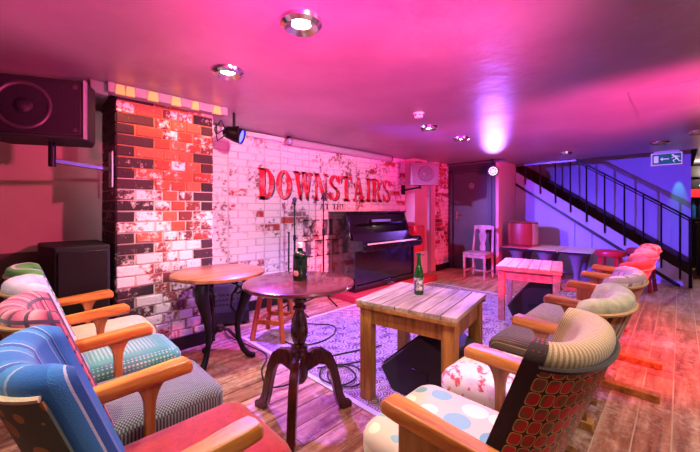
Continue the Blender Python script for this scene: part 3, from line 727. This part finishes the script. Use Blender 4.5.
mic_stand(2.86, 3.36, 1.43, 'slender single pole microphone stand beside the piano', False)

# guitar amp -----------------------------------------------------------------
t = thing('stage_amplifier', 'blue lit amplifier with rows of square knobs by brick wall', 'amplifier', (1.60, 3.40, 0), math.radians(-20))
mat('amp_body', '26243a', rough=.6, bump=.3, bscale=150); mat('amp_panel', 'a4acf4', rough=.45)
obj('cabinet', B().prism([(0, .02), (.22, .02), (.22, .42), (.07, .42)], 0, -.19, .19), MATS['amp_body'], t, bevel=.01)
pm = Matrix.Rotation(-.16, 4, 'X')
obj('panel', B().box(-.175, .175, -.004+.02, .006+.02, .18, .38, pm), MATS['amp_panel'], t)
for gx in (-.09, .09):
    for i in range(4):
        for j in range(3):
            x = gx+(i-1.5)*.038; z = .23+j*.05; obj('knob', B().box(x-.012, x+.012, -.004, .018, z-.014, z+.014, pm), MATS['black_paint'], t, bevel=.003)
obj('lower_grille', B().box(-.175, .175, -.014, -.002, .03, .15), MATS['grille'], t)

# ------------------------------------------------------------------ theatre seats
def f_corduroy(a, b, ax, f): return P_stripes([(0, a), (.5, b)], ax, f)
fab = {}
def fabric(name, pat=None, col='888888', bump=.35, bscale=300, back=False):
    fab[name] = mat('fabric_'+name, col, rough=.9, pat=pat, bump=bump, bscale=bscale, sheen=.25, attr='pat' if back else 'Object'); return fab[name]
fabric('blue', P_stripes([(0, '2a80d8'), (.30, '3a94e4'), (.46, 'd4e2f8'), (.49, '2464bc'), (.62, '44a0e8'), (.80, 'a8ccf0'), (.84, '2f84d8')], 0, 6), back=True)
fabric('blue_leaf', P_dots('56665c', ['c89460', 'b88250', 'd0a070'], 17, .40, .9), back=True)
fabric('red_plush', P_blotch('8e0e18', 'b41c26', 40, .5, .2))
fabric('pink_plaid', P_plaid([(0, 'b03060'), (.4, 'd8708c'), (.7, 'e8a0a8'), (1, 'a02850')], '3c2c4c', '4a3858', 17, 17), back=True)
fabric('tan', P_blotch('a87a48', 'c89a64', 60, .5, .2)); fabric('dark_brown', P_blotch('241a18', '3a2a24', 60, .5, .2))
fabric('grey_check', P_weave('3c4248', '8c9292', 520))
fabric('lilac', P_blotch('b8aec4', 'd8d0dc', 30, .5, .2)); fabric('teal_dot', P_dots('4f9a88', ['b4d0bc', 'c4d8c4'], 55, .32, 0))
fabric('green_blue', P_stripes([(0, '58b048'), (.25, 'e8ecec'), (.45, '5898d8'), (.7, '88b8e4'), (.9, '3c9858')], 2, 9), back=True)
fabric('cream', P_blotch('d8c49c', 'eadcba', 40, .5, .2))
fabric('beige_cord', f_corduroy('a88a60', 'd8bc92', 0, 75), back=True)
fabric('lattice', P_lattice('3a221a', ['e03038', '8a5a3a', 'c8302a'], 'dcb468', 105, 80), back=True)
fabric('brown_dot', P_dots('2e1c18', ['c83434', 'b83830'], 75, .25, 0), back=True)
fabric('cream_dot', P_dots('d4c4ac', ['6fa4a8', 'ece4c4', '86b6ba', 'efe6c8'], 8.5, .42, .3))
fabric('grey_green', P_blotch('8a8468', 'c8c0a0', 26, .5, .25)); fabric('orange_stripe', P_stripes([(0, '8a3018'), (.3, 'd07030'), (.5, '3c1c14'), (.75, 'e09048')], 0, 12), back=True)
fabric('red_toile', P_blotch('eee2cc', 'd0524a', 21, .56, .03)); fabric('lilac_plaid', P_plaid([(0, 'd8b8c0'), (.5, 'ecd8d4'), (1, 'c8a0b0')], '8a6a78', 'b090a0', 9, 9), back=True)
fabric('brown_rib', P_stripes([(0, '5c4a34'), (.55, 'a0865c'), (.8, '3c3024')], 0, 42)); fabric('red', P_blotch('b82c38', 'd04a50', 30, .5, .2))
fabric('pink', P_blotch('d07884', 'e8a0a4', 30, .5, .2)); fabric('olive', P_blotch('7a7440', '9a9458', 40, .5, .2))
fabric('black_floral', P_dots('201c20', ['b8b0b0', '8a8084'], 26, .28, .6)); fabric('red_white', P_blotch('d03840', 'f0c8c4', 12, .55, .08))

NT_ = 31
def back_section(W, Dp, offz, th):                 # one loop point of the curved back
    off, z = offz
    x = W/2*math.sin(th); y = -Dp*abs(math.cos(th))**.75
    nx, ny = math.sin(th)**3*.9, -abs(math.cos(th))**.8-.05
    L = math.hypot(nx, ny); nx /= L; ny /= L
    yz = -.245-.36*(z-.45)
    return (x-nx*off, y-ny*off+yz, z)
def back_shell(W, Dp, loop, r0=-1, r1=1, soft=False):
    b = B(); n = len(loop); b.pat = []; arc = 0; prev = None
    for i in range(NT_):
        th = PI/2*(r0+(r1-r0)*i/(NT_-1))
        q = Vector(back_section(W, Dp, (0, .7), th))
        arc += (q-prev).length if prev is not None else 0; prev = q
        sh = 1.0
        if soft: sh = {0: .50, 1: .80, 2: .95}.get(min(i, NT_-1-i), 1.0)
        b.v += [back_section(W, Dp, (TH_/2+(o-TH_/2)*sh, z-(1-sh)*.035*(z > .8)), th) if soft else back_section(W, Dp, (o, z), th) for o, z in loop]; b.pat += [(arc, o, z+(.0 if o > .03 else 0)) for o, z in loop]
    for i in range(NT_-1):
        for j in range(n): b.f.append((i*n+j, i*n+(j+1) % n, (i+1)*n+(j+1) % n, (i+1)*n+j))
    b.f += [tuple(range(n)), tuple(range((NT_-1)*n, NT_*n))[::-1]]
    return b
TH_ = .085
LOOP = [(TH_-.012, .36), (TH_+.006, .46), (TH_+.014, .60), (TH_+.008, .74), (TH_+.002, .83), (TH_, .868)]
LOOP += [(TH_/2+(TH_/2+.003)*math.cos(a*PI/10), .872+.046*math.sin(a*PI/10)) for a in range(1, 10)] + [(-.003, .872), (0, .84), (0, .60), (0, .36)]
def armrest(x, t, m):
    # paddle shape in plan, nose rounded, pitched slightly up to the front
    pl = [(-.026, -.43), (.026, -.43), (.032, -.2), (.040, -.06), (.036, -.015), (.02, .0), (-.02, .0), (-.036, -.015), (-.040, -.06), (-.032, -.2)]
    b = B(); n = len(pl)
    zt = lambda y: .655+.10*(y+.03)*.5 - (.012 if y > -.01 else 0)
    for k, (ins, dz) in enumerate(((.010, -.052), (0, -.040), (0, -.012), (.008, 0.0))):
        for px, py in pl: b.v.append((x+px*(1-ins/.04), py-(ins if py > -.1 else 0), zt(py)+dz))
    for k in range(3):
        for i in range(n): b.f.append((k*n+i, k*n+(i+1) % n, (k+1)*n+(i+1) % n, (k+1)*n+i))
    b.f += [tuple(range(n))[::-1], tuple(range(3*n, 4*n))]
    return obj('armrest', b, m, t, bevel=.004)
def standard(x, t, style):
    if style == 'panel':
        o = obj('side_panel', B().prism([(-.19, 0), (-.07, 0), (-.07, .60), (-.40, .60), (-.22, .25)], 0, x-.024, x+.024), MATS['post_wood'], t, bevel=.005)
        for s in (-1, 1): obj('panel_moulding', B().box(x+s*.024-.004, x+s*.024+.004, -.30, -.12, .50, .52).box(x+s*.024-.004, x+s*.024+.004, -.18, -.12, .12, .14).box(x+s*.024-.004, x+s*.024+.004, -.14, -.12, .14, .5), MATS['arm_wood'], o)
        return
    q = [(-.15+.075*s_*(1-math.sin(a)), .53+.075*(1-math.cos(a))) for s_ in () for a in ()]
    pts = [(-.165, 0), (-.132, 0), (-.132, .50)] + [(-.132+.05*(1-math.cos(i*PI/10)), .50+.105*math.sin(i*PI/10)) for i in range(1, 6)]
    pts += [(-.235, .605)] + [(-.165-.05*(1-math.cos(i*PI/10)), .50+.105*math.sin(i*PI/10)) for i in range(4, 0, -1)] + [(-.165, .50)]
    obj('post', B().prism(pts, 0, x-.017, x+.017), MATS['post_wood'], t, bevel=.004)
    obj('rear_post', B().prism([(-.43, .61), (-.37, .61), (-.20, .30), (-.19, 0), (-.25, 0), (-.255, .28)], 0, x-.017, x+.017), MATS['post_wood'], t, bevel=.004)
    obj('foot', B().box(x-.025, x+.025, -.30, -.06, 0, .03), MATS['post_wood'], t, bevel=.004)
def seat(label, loc, rz_, w, inner, outer, cush, group, arms, trim='tan', edge=None, runner=0):
    t = thing('theatre_seat', label, 'theatre seat', loc, rz_, group); W = w-.104
    bc = obj('backrest', back_shell(W, .15, LOOP, soft=not edge), fab[inner], t)
    obj('outer_cover', back_shell(W+.004, .152, [(-.006, .20), (-.007, .86), (.004, .86), (.004, .20)], *((-.90, .90) if edge else (-.80, .80))), fab[outer], bc)
    obj('trim', B().tube([back_section(W+.006, .153, (-.007, .868), (-PI/2+PI*i/(NT_-1))*(.9 if edge else .8)) for i in range(NT_)], .007, 6), fab[trim], bc)
    if edge:
        for a, c in ((-1, -.88),):
            obj('edge_band', back_shell(W+.006, .153, [(o+.005*(1 if o > .03 else -1), z+(.004 if z > .5 else 0)) for o, z in LOOP], a, c), fab[edge], bc)
    obj('seat_cushion', B().cushion(w-.088, .53, [(.03, .33), (.006, .345), (0, .37), (0, .415), (.01, .44), (.035, .457), (.08, .466), (.15, .470)], .07, 0, -.09), fab[cush], t)
    obj('seat_base', B().box(-w/2+.05, w/2-.05, -.33, .10, .29, .335), MATS['post_wood'], t, bevel=.006)
    for sx, style in arms:
        armrest(sx*w/2, t, MATS['arm_wood']); standard(sx*w/2, t, style)
    obj('cross_rail', B().box(-w/2+.05, w/2-.05, -.25, -.20, .22, .29), MATS['post_wood'], t)
    if runner: obj('floor_runner', B().box(-.035, .035, -runner, -.05, 0, .045), MATS['pine'], t, bevel=.004); obj('runner_strut', B().box(-.02, .02, -.30, -.25, .045, .30), MATS['post_wood'], t)
    return t
RU = [.832, 1.404, 1.983, 2.60, 3.257, 3.84, 4.37]; RV = .675
GR, GL = 'theatre seats along the aisle', 'theatre seats facing the tables'
spec = [('theatre seat with beige corduroy back, lattice cover and pale dotted cushion', 'beige_cord', 'lattice', 'cream_dot', [(-1, 'panel')], 'dark_brown', 'brown_dot', 0),
        ('theatre seat with grey green velvet back and red floral cushion', 'grey_green', 'orange_stripe', 'red_toile', [(-1, 'post')], 'tan', None, 0),
        ('theatre seat with pale lilac plaid back and brown ribbed cushion', 'lilac_plaid', 'red', 'brown_rib', [(-1, 'post')], 'tan', None, .33),
        ('theatre seat with red back and olive cushion', 'red', 'pink', 'olive', [(-1, 'post')], 'pink', None, .585),
        ('theatre seat with pink back and black spotted cushion', 'pink', 'pink', 'black_floral', [(-1, 'panel')], 'pink', None, .58),
        ('theatre seat with red and white back at the stairs end of its row', 'red_white', 'pink', 'red', [(-1, 'panel'), (1, 'post')], 'pink', None, 0)]
for i, (lab, inn, out, cu, arms, tr, ed, rn) in enumerate(spec):
    seat(lab, ((RU[i]+RU[i+1])/2, RV, 0), 0, RU[i+1]-RU[i]-.004, inn, out, cu, GR, arms, tr, ed, rn)
LV = [.853, 1.396, 1.956, 2.46, 2.975]
spec = [('theatre seat with striped blue back, leafy brown cover and red plush cushion', 'blue', 'blue_leaf', 'red_plush', [(1, 'post')], 'cream'),
        ('theatre seat with pink plaid back and grey checked cushion', 'pink_plaid', 'tan', 'grey_check', [(1, 'post')], 'tan'),
        ('theatre seat with plain lilac back and teal dotted cushion', 'lilac', 'dark_brown', 'teal_dot', [(1, 'post')], 'tan'),
        ('theatre seat with green and blue striped back beside the black subwoofer', 'green_blue', 'dark_brown', 'cream', [(1, 'post'), (-1, 'post')], 'tan')]
for i, (lab, inn, out, cu, arms, tr) in enumerate(spec):
    seat(lab, (.49, (LV[i]+LV[i+1])/2, 0), -PI/2, LV[i+1]-LV[i]-.004, inn, out, cu, GL, arms, tr)

# ------------------------------------------------------------------ tables
# dark round pedestal table
t = thing('pedestal_table', 'dark round mahogany table on a turned column with three curved feet', 'table', (1.16, 1.58, 0))
R_ = .322
obj('table_top', B().lathe([(0, .800), (R_-.03, .800), (R_-.008, .806), (R_, .816), (R_-.004, .826), (R_-.02, .829), (0, .829)], 56), MATS['mahogany_top'], t)
obj('column', B().lathe([(.0, .235), (.03, .235), (.048, .26), (.052, .30), (.052, .40), (.044, .425), (.050, .435), (.046, .45), (.030, .462), (.038, .475), (.050, .51), (.052, .54), (.044, .60), (.030, .64), (.027, .655), (.040, .665), (.040, .68), (.028, .69), (.030, .70), (.044, .712), (.044, .727), (.030, .738), (.034, .76), (.06, .785), (.075, .800), (0, .800)], 28), MATS['mahogany'], t)
obj('top_bearer', B().box(-.03, .03, -.22, .22, .782, .800), MATS['mahogany'], t, bevel=.004)
leg_poly = [(.035, .40), (.09, .415), (.15, .405), (.20, .37), (.235, .30), (.262, .20), (.285, .10), (.31, .05), (.345, .035), (.345, .0), (.285, .0), (.255, .02), (.235, .08), (.213, .18), (.19, .26), (.16, .305), (.12, .32), (.035, .29)]
for a in (-2.36, -.27, 1.83):
    obj('leg', B().prism(leg_poly, 1, -.023, .023, Matrix.Rotation(a, 4, 'Z')), MATS['mahogany'], t, bevel=.006)

# cast iron table
t = thing('cast_iron_table', 'round oak topped table on ornate black cast iron legs', 'table', (1.16, 2.68, 0))
R_ = .36
obj('table_top', B().lathe([(0, .708), (R_-.012, .708), (R_, .714), (R_, .734), (R_-.008, .740), (0, .740)], 56), MATS['oak_top'], t)
obj('top_ring', B().lathe([(.20, .690), (.24, .690), (.24, .708), (.20, .708)], 32), MATS['cast_iron'], t)
def iron_leg(a):
    M_ = Matrix.Rotation(a, 4, 'Z'); b = B()
    path = [(.21, .695), (.235, .64), (.225, .56), (.19, .47), (.155, .37), (.14, .27), (.15, .17), (.185, .08), (.225, .03), (.262, .018)]
    b.tube([M_ @ Vector((r, 0, z)) for r, z in path], [.046, .054, .050, .040, .031, .024, .021, .022, .026, .018], 10)
    for (cr, cz, rr) in ((.165, .64, .038), (.12, .655, .028), (.15, .575, .026)):      # scrollwork under the top
        b.tube([M_ @ Vector((cr+rr*math.cos(k*PI/7), 0, cz+rr*math.sin(k*PI/7))) for k in range(14)], .009, 6)
    b.tube([M_ @ Vector((.14, 0, .36)), M_ @ Vector((.09, 0, .44)), M_ @ Vector((.10, 0, .54)), M_ @ Vector((.15, 0, .60))], .010, 6)
    b.cyl(M_ @ Vector((.262, 0, 0)), M_ @ Vector((.262, 0, .032)), .024, n=12)
    return b
for a in (-2.55, -.46, 1.63):
    lg = obj('leg', iron_leg(a), MATS['cast_iron'], t)
    M_ = Matrix.Rotation(a, 4, 'Z')
    obj('mask_boss', B().lathe([(0, -.03), (.022, -.024), (.034, 0), (.03, .03), (.014, .05), (0, .055)], 12, M_ @ Matrix.Translation((.235, 0, .60))), MATS['cast_iron'], lg)
    obj('stretcher', B().tube([M_ @ Vector((.0, 0, .27)), M_ @ Vector((.07, 0, .25)), M_ @ Vector((.155, 0, .15))], .013, 8), MATS['cast_iron'], t)
obj('stretcher_hub', B().lathe([(0, .24), (.03, .245), (.045, .27), (.03, .295), (0, .30)], 16), MATS['cast_iron'], t)

def plank_table(label, loc, rz_, sx, sy, h, n, topm, legm, leg_w, apron=.10, name='plank_table'):
    t = thing(name, label, 'table', loc, rz_)            # slats run along x
    sw = sy/n
    for i in range(n):
        obj('slat', B().box(-sx/2, sx/2, -sw/2+.0025, sw/2-.0025, -.024, random.random()*.002), topm, t, bevel=.003, loc=(0, -sy/2+sw*(i+.5), h-.002))
    for s in (-1, 1): obj('batten', B().box(s*sx/2-.035 if s > 0 else -sx/2, sx/2 if s > 0 else -sx/2+.035, -sy/2+.004, sy/2-.004, h-.050, h-.026), legm, t, bevel=.003)
    i_ = .02
    for s in (-1, 1):
        obj('apron', B().box(-sx/2+.06, sx/2-.06, s*(sy/2-.045)-.011, s*(sy/2-.045)+.011, h-.05-apron, h-.05), topm if topm is legm else legm, t, bevel=.002)
        obj('apron', B().box(s*(sx/2-.045)-.011, s*(sx/2-.045)+.011, -sy/2+.06, sy/2-.06, h-.05-apron, h-.05), legm, t, bevel=.002)
        for q in (-1, 1):
            cx, cy = s*(sx/2-i_-leg_w/2), q*(sy/2-i_-leg_w/2)
            obj('leg', B().box(cx-leg_w/2, cx+leg_w/2, cy-leg_w/2, cy+leg_w/2, .0, h-.05), legm, t, bevel=.004)
    return t
plank_table('square pine plank table with a green bottle on it', (1.93, 1.23, .0115), math.radians(9.5), .645, .665, .646, 7, MATS['pine_grey'], MATS['pine_leg'], .078)
plank_table('red lit wooden plank table over a wedge monitor', (4.20, 1.23, .0115), math.radians(12), .74, .63, .605, 6, MATS['red_lit_wood'], MATS['red_lit_wood'], .065)

# row of low tables by the stairs
tops = ['d86a70', 'e6d8a8', 'dccfc8']
labs = ['low table with pinkish red top carrying the drum shaped pouffe', 'low table with cream top between two other low tables', 'low table with pale top, last of the row toward the aisle']
for i, y in enumerate((2.14, 1.68, 1.21)):
    t = thing('low_table', labs[i], 'table', (6.80, y, 0), 0, 'low tables by the stairs')
    m_ = mat('low_top_%d' % i, tops[i], rough=.4)
    obj('table_top', B().box(-.48, .48, -.225, .225, .515, .55), m_, t, bevel=.006)
    obj('edge_rail', B().box(-.485, -.478, -.225, .225, .515, .545), MATS['black_metal'], t)
    for x in (-.28, .28):
        obj('leg', B().lathe([(.0, .0), (.16, .0), (.16, .02), (.06, .05), (.045, .12), (.05, .2), (.075, .3), (.10, .42), (.15, .50), (.16, .515), (0, .515)], 16, Matrix.Translation((x, 0, 0))), mat('blue_grey_iron', '6a6a80', rough=.5), t)
t = thing('pouffe', 'red and cream drum shaped leather pouffe standing on a low table', 'pouffe', (6.78, 2.12, .55))
def pouf_pat(k, vec):
    o = k.xyz(vec); a = k.math('ARCTAN2', o[1], o[0])
    return k.ramp(stripe_fac(k, a, .32), [(0, '9a3030'), (.3, 'c8a898'), (.6, 'b05040'), (.8, '8a2a2c')], True)
mat('pouf_leather', pat=pouf_pat, rough=.45, bump=.2, bscale=60)
obj('body', B().lathe([(0, 0), (.23, .0), (.248, .02), (.255, .05), (.262, .23), (.255, .42), (.245, .45), (.22, .465), (0, .47)], 32), MATS['pouf_leather'], t)
for z in (.035, .44): obj('piping', B().lathe([(.252, z-.008), (.262, z), (.252, z+.008)], 32), MATS['dark_stair'], t)

# red stools near the stairs
mat('red_vinyl', 'b83440', rough=.35)
for i, (x, y) in enumerate(((6.15, .73), (6.75, .42))):
    t = thing('round_stool', 'red topped round stool between the low tables and the seat row' if i == 0 else 'red topped round stool close to the stair railing', 'stool', (x, y, 0))
    obj('seat', B().lathe([(0, .56), (.17, .56), (.185, .575), (.19, .60), (.18, .63), (.14, .645), (0, .65)], 28), MATS['red_vinyl'], t)
    for k in range(4):
        a = k*PI/2+.6; obj('leg', B().bar((.19*math.cos(a), .19*math.sin(a), 0), (.13*math.cos(a), .13*math.sin(a), .56), .035, .035), MATS['red_vinyl'], t)
    obj('foot_ring', B().lathe([(.150, .2), (.165, .2), (.165, .22), (.150, .22), (.150, .2)], 24), MATS['steel'], t)

# wooden stool behind the round table
t = thing('wooden_stool', 'reddish wooden four legged stool behind the round dark table', 'stool', (1.76, 2.80, .016), .55)
obj('seat', B().lathe([(0, .445), (.125, .445), (.135, .455), (.135, .468), (.128, .476), (0, .478)], 28), MATS['stool_wood'], t)
for sx in (-1, 1):
    for sy in (-1, 1): obj('leg', B().bar((sx*.155, sy*.155, 0), (sx*.095, sy*.095, .445), .04, .04), MATS['stool_wood'], t, bevel=.004)
for s in (-1, 1):
    obj('stretcher', B().box(-.12, .12, s*.133-.012, s*.133+.012, .15, .19), MATS['stool_wood'], t, bevel=.003)
    obj('stretcher', B().box(s*.133-.012, s*.133+.012, -.12, .12, .15, .19), MATS['stool_wood'], t, bevel=.003)

# dining chair by the door
mat('chair_paint', pat=P_wood('8a6a70', 'b89aa0', 'd0b4b8', 2, .8), rough=.45)
t = thing('wooden_chair', 'pale wooden chair with shaped splat back in front of the door', 'chair', (5.96, 2.62, 0), PI/2)   # local -y... front = +y
cp = MATS['chair_paint']
obj('seat', B().cushion(.44, .42, [(.012, .425), (0, .432), (0, .450), (.02, .462), (.1, .468)], .05), cp, t)
sr = B()
for s in (-1, 1):
    sr = B().box(-.19, .19, s*.185-.01, s*.185+.01, .37, .425) if True else sr; obj('seat_rail', sr, cp, t)
    obj('seat_rail', B().box(s*.19-.01, s*.19+.01, -.185, .185, .37, .425), cp, t)
    obj('leg', B().lathe([(.018, 0), (.022, .03), (.016, .06), (.022, .16), (.026, .24), (.018, .27), (.026, .30), (.024, .425)], 12, Matrix.Translation((s*.185, .18, 0))), cp, t)
    obj('rear_leg', B().bar((s*.175, -.20, 0), (s*.18, -.185, .45), .034, .034), cp, t)
    obj('back_post', B().bar((s*.18, -.185, .45), (s*.165, -.25, .93), .034, .028), cp, t)
    obj('stretcher', B().box(s*.18-.01, s*.18+.01, -.18, .17, .11, .14), cp, t)
obj('stretcher', B().box(-.18, .18, -.01, .01, .11, .135), cp, t)
obj('top_rail', B().prism([(-.19, .865), (.19, .865), (.185, .93), (.1, .945), (-.1, .945), (-.185, .93)], 1, -.258, -.230), cp, t, bevel=.004)
sp = [(.05, .47), (.055, .55), (.035, .60), (.06, .68), (.075, .76), (.05, .82), (.065, .87)]
obj('splat', B().prism(sp+[(-x, z) for x, z in reversed(sp)], 1, -.007, .007, Matrix.Translation((0, -.188, 0)) @ Matrix.Shear('XZ', 4, (0, 0)) @ Matrix.Rotation(.0, 4, 'X')), cp, t)

# ------------------------------------------------------------------ bottles
def P_label(k, vec):
    return k.ramp(k.noise(vec, 60, 2), [(.45, '3a2c30'), (.6, 'b8a8a8')])
mat('green_glass', '1d5a1c', rough=.08, spec=.6, trans=.35, var=.05); mat('bottle_label', pat=P_label, rough=.6)
mat('dark_green_glass', '0b2412', rough=.08, spec=.7, trans=.25, var=.05); mat('cream_label', 'd8ccc0', rough=.6); mat('pink_label', 'e08080', rough=.6)
t = thing('beer_bottle', 'slim green glass beer bottle standing on the pine plank table', 'bottle', (1.97, 1.29, .657))
obj('glass', B().lathe([(0, 0), (.030, 0), (.033, .006), (.033, .135), (.031, .155), (.022, .185), (.015, .205), (.0135, .27), (.016, .272), (.016, .284), (.012, .287), (0, .287)], 24), MATS['green_glass'], t)
obj('label', B().lathe([(.0336, .028), (.0338, .03), (.0338, .115), (.0336, .117)], 24), MATS['bottle_label'], t)
for z in (.045, .085):
    a = -PI*.75+.15; M_ = Matrix.Translation((.0335*math.cos(a), .0335*math.sin(a), z)) @ Vector((math.cos(a), math.sin(a), 0)).to_track_quat('Z', 'Y').to_matrix().to_4x4()
    obj('label_emblem', B().lathe([(0, .0035), (.012, .0020), (.014, .0)], 16, M_), MATS['cream_label'], t)
t = thing('squat_bottle', 'squat dark green bottle with cork stopper on the round mahogany table', 'bottle', (1.18, 1.60, .829))
obj('glass', B().lathe([(0, 0), (.040, 0), (.043, .006), (.043, .140), (.040, .155), (.028, .166), (.017, .172), (.015, .196), (0, .196)], 28), MATS['dark_green_glass'], t)
obj('stopper', B().lathe([(.0155, .190), (.0165, .195), (.0165, .218), (.012, .222), (0, .222)], 16), MATS['cream_label'], t)
a = -PI*.75-.5; M_ = Matrix.Translation((.0425*math.cos(a), .0425*math.sin(a), .045)) @ Vector((math.cos(a), math.sin(a), 0)).to_track_quat('Z', 'Y').to_matrix().to_4x4()
obj('label', B().lathe([(0, .0035), (.016, .0012), (.019, -.002)], 18, M_), MATS['pink_label'], t)

# ------------------------------------------------------------------ cables on the floor
def cable(label, pts, r=.006, z=.017):
    # smooth through the given floor points
    P = [Vector((x, y, z+.004*(i % 2))) for i, (x, y) in enumerate(pts)]; out = []
    for i in range(len(P)-1):
        p0, p1, p2, p3 = P[max(i-1, 0)], P[i], P[i+1], P[min(i+2, len(P)-1)]
        for k in range(8):
            s = k/8; out.append(.5*((2*p1)+(p2-p0)*s+(2*p0-5*p1+4*p2-p3)*s*s+(3*p1-p0-3*p2+p3)*s**3))
    out.append(P[-1]); tag(obj('cable', B().tube(out, r, 6), MATS['black_vinyl']), label, 'cable')
cable('black cable running from the amplifier under the round table', [(1.46, 3.25), (1.42, 3.05), (1.46, 2.75), (1.46, 2.45), (1.3, 2.25), (1.22, 2.0), (1.42, 1.95), (1.66, 2.1), (1.9, 2.05), (2.3, 1.9)], z=.018)
cable('coiled black cable beside the pedestal table foot', [(1.62, 1.98), (1.78, 1.85), (1.74, 1.68), (1.58, 1.66), (1.54, 1.84), (1.68, 1.95), (1.84, 1.82), (1.78, 1.62), (1.62, 1.6), (1.56, 1.76), (1.7, 1.9), (1.95, 1.8)], z=.024)
cable('long black cable from microphone stand across the rug', [(2.12, 2.98), (2.2, 2.8), (2.34, 2.6), (2.2, 2.42), (1.98, 2.36), (1.78, 2.42), (1.74, 2.6)], z=.018)
cable('thin black cable beside the red lit table', [(3.45, 1.62), (3.2, 1.5), (2.9, 1.25), (2.75, 1.0), (2.95, .95)], z=.018, r=.005)

# ------------------------------------------------------------------ bar beyond the stairs
mat('bar_dark', '1c1618', rough=.4); mat('bar_red', 'd02028', rough=.4, emit=.5)
t = thing('bar_counter', 'dark bar counter beyond the stair railing', 'bar counter', (9.3, -1.0, 0))
obj('body', B().box(-.3, .3, -.9, .78, 0, .97), MATS['bar_dark'], t, bevel=.006)
obj('worktop', B().box(-.35, .35, -.92, .80, .97, 1.0), MATS['mahogany'], t, bevel=.008)
t = thing('back_bar_shelves', 'dark back bar shelving with a red lit shelf edge', 'shelving', (9.9, -1.0, 0))
obj('back', B().box(.12, .15, -.9, .9, 0, 2.15), MATS['bar_dark'], t)
for z in (1.03, 1.55, 1.90): obj('shelf', B().box(-.12, .12, -.9, .9, z, z+.03), MATS['bar_dark'], t, bevel=.003)
obj('red_shelf_edge', B().box(-.135, -.12, -.9, .9, 1.49, 1.66), MATS['bar_red'], t)
for y in (-.92, .9): obj('side', B().box(-.12, .15, y, y+.03, 0, 2.15), MATS['bar_dark'], t)
cols = ['2a6ab0', '20242c', 'c8722c', 'd8d0c8', '207a4a', 'a02c30']
for i in range(6):
    x, y = 9.88, -.20-.085*i; cm = mat('spirit_%d' % (i % 6), cols[i % 6], rough=.12, trans=.2)
    t = thing('spirit_bottle', '%s spirit bottle on the back bar shelf' % ['blue', 'black', 'amber', 'clear', 'green', 'red'][i % 6], 'bottle', (x, y, 1.061), 0, 'bottles on the back bar')
    obj('glass', B().lathe([(0, 0), (.035, 0), (.037, .01), (.037, .22), (.03, .26), (.014, .29), (.013, .36), (0, .36)], 14), cm, t)
    obj('cap', B().lathe([(.0145, .34), (.0145, .375), (0, .377)], 10), MATS['black_paint'], t)
t = thing('menu_board', 'black board with white capitals above the bar shelf', 'sign', (9.74, -.62, 1.69))
obj('board', B().box(0, .02, -.5, .5, 0, .16), MATS['black_paint'], t)
mat('glowing_white', 'f0ecec', emit=.3)  # board letters given a faint glow of their own
x = .46
for ch in 'BAR':
    polys, adv = glyph(ch if ch != 'B' else 'R'); h = .11
    b = B()
    for p in polys: b.prism([(x-px*h, .025+pz*h) for px, pz in p], 0, -.004, 0)
    if ch != 'B': obj('letter', b, MATS['glowing_white'], t); 
    x -= (adv+.1)*h
point('bar_light', (9.45, -.45, 2.05), (1, .8, .65), 45, .05)
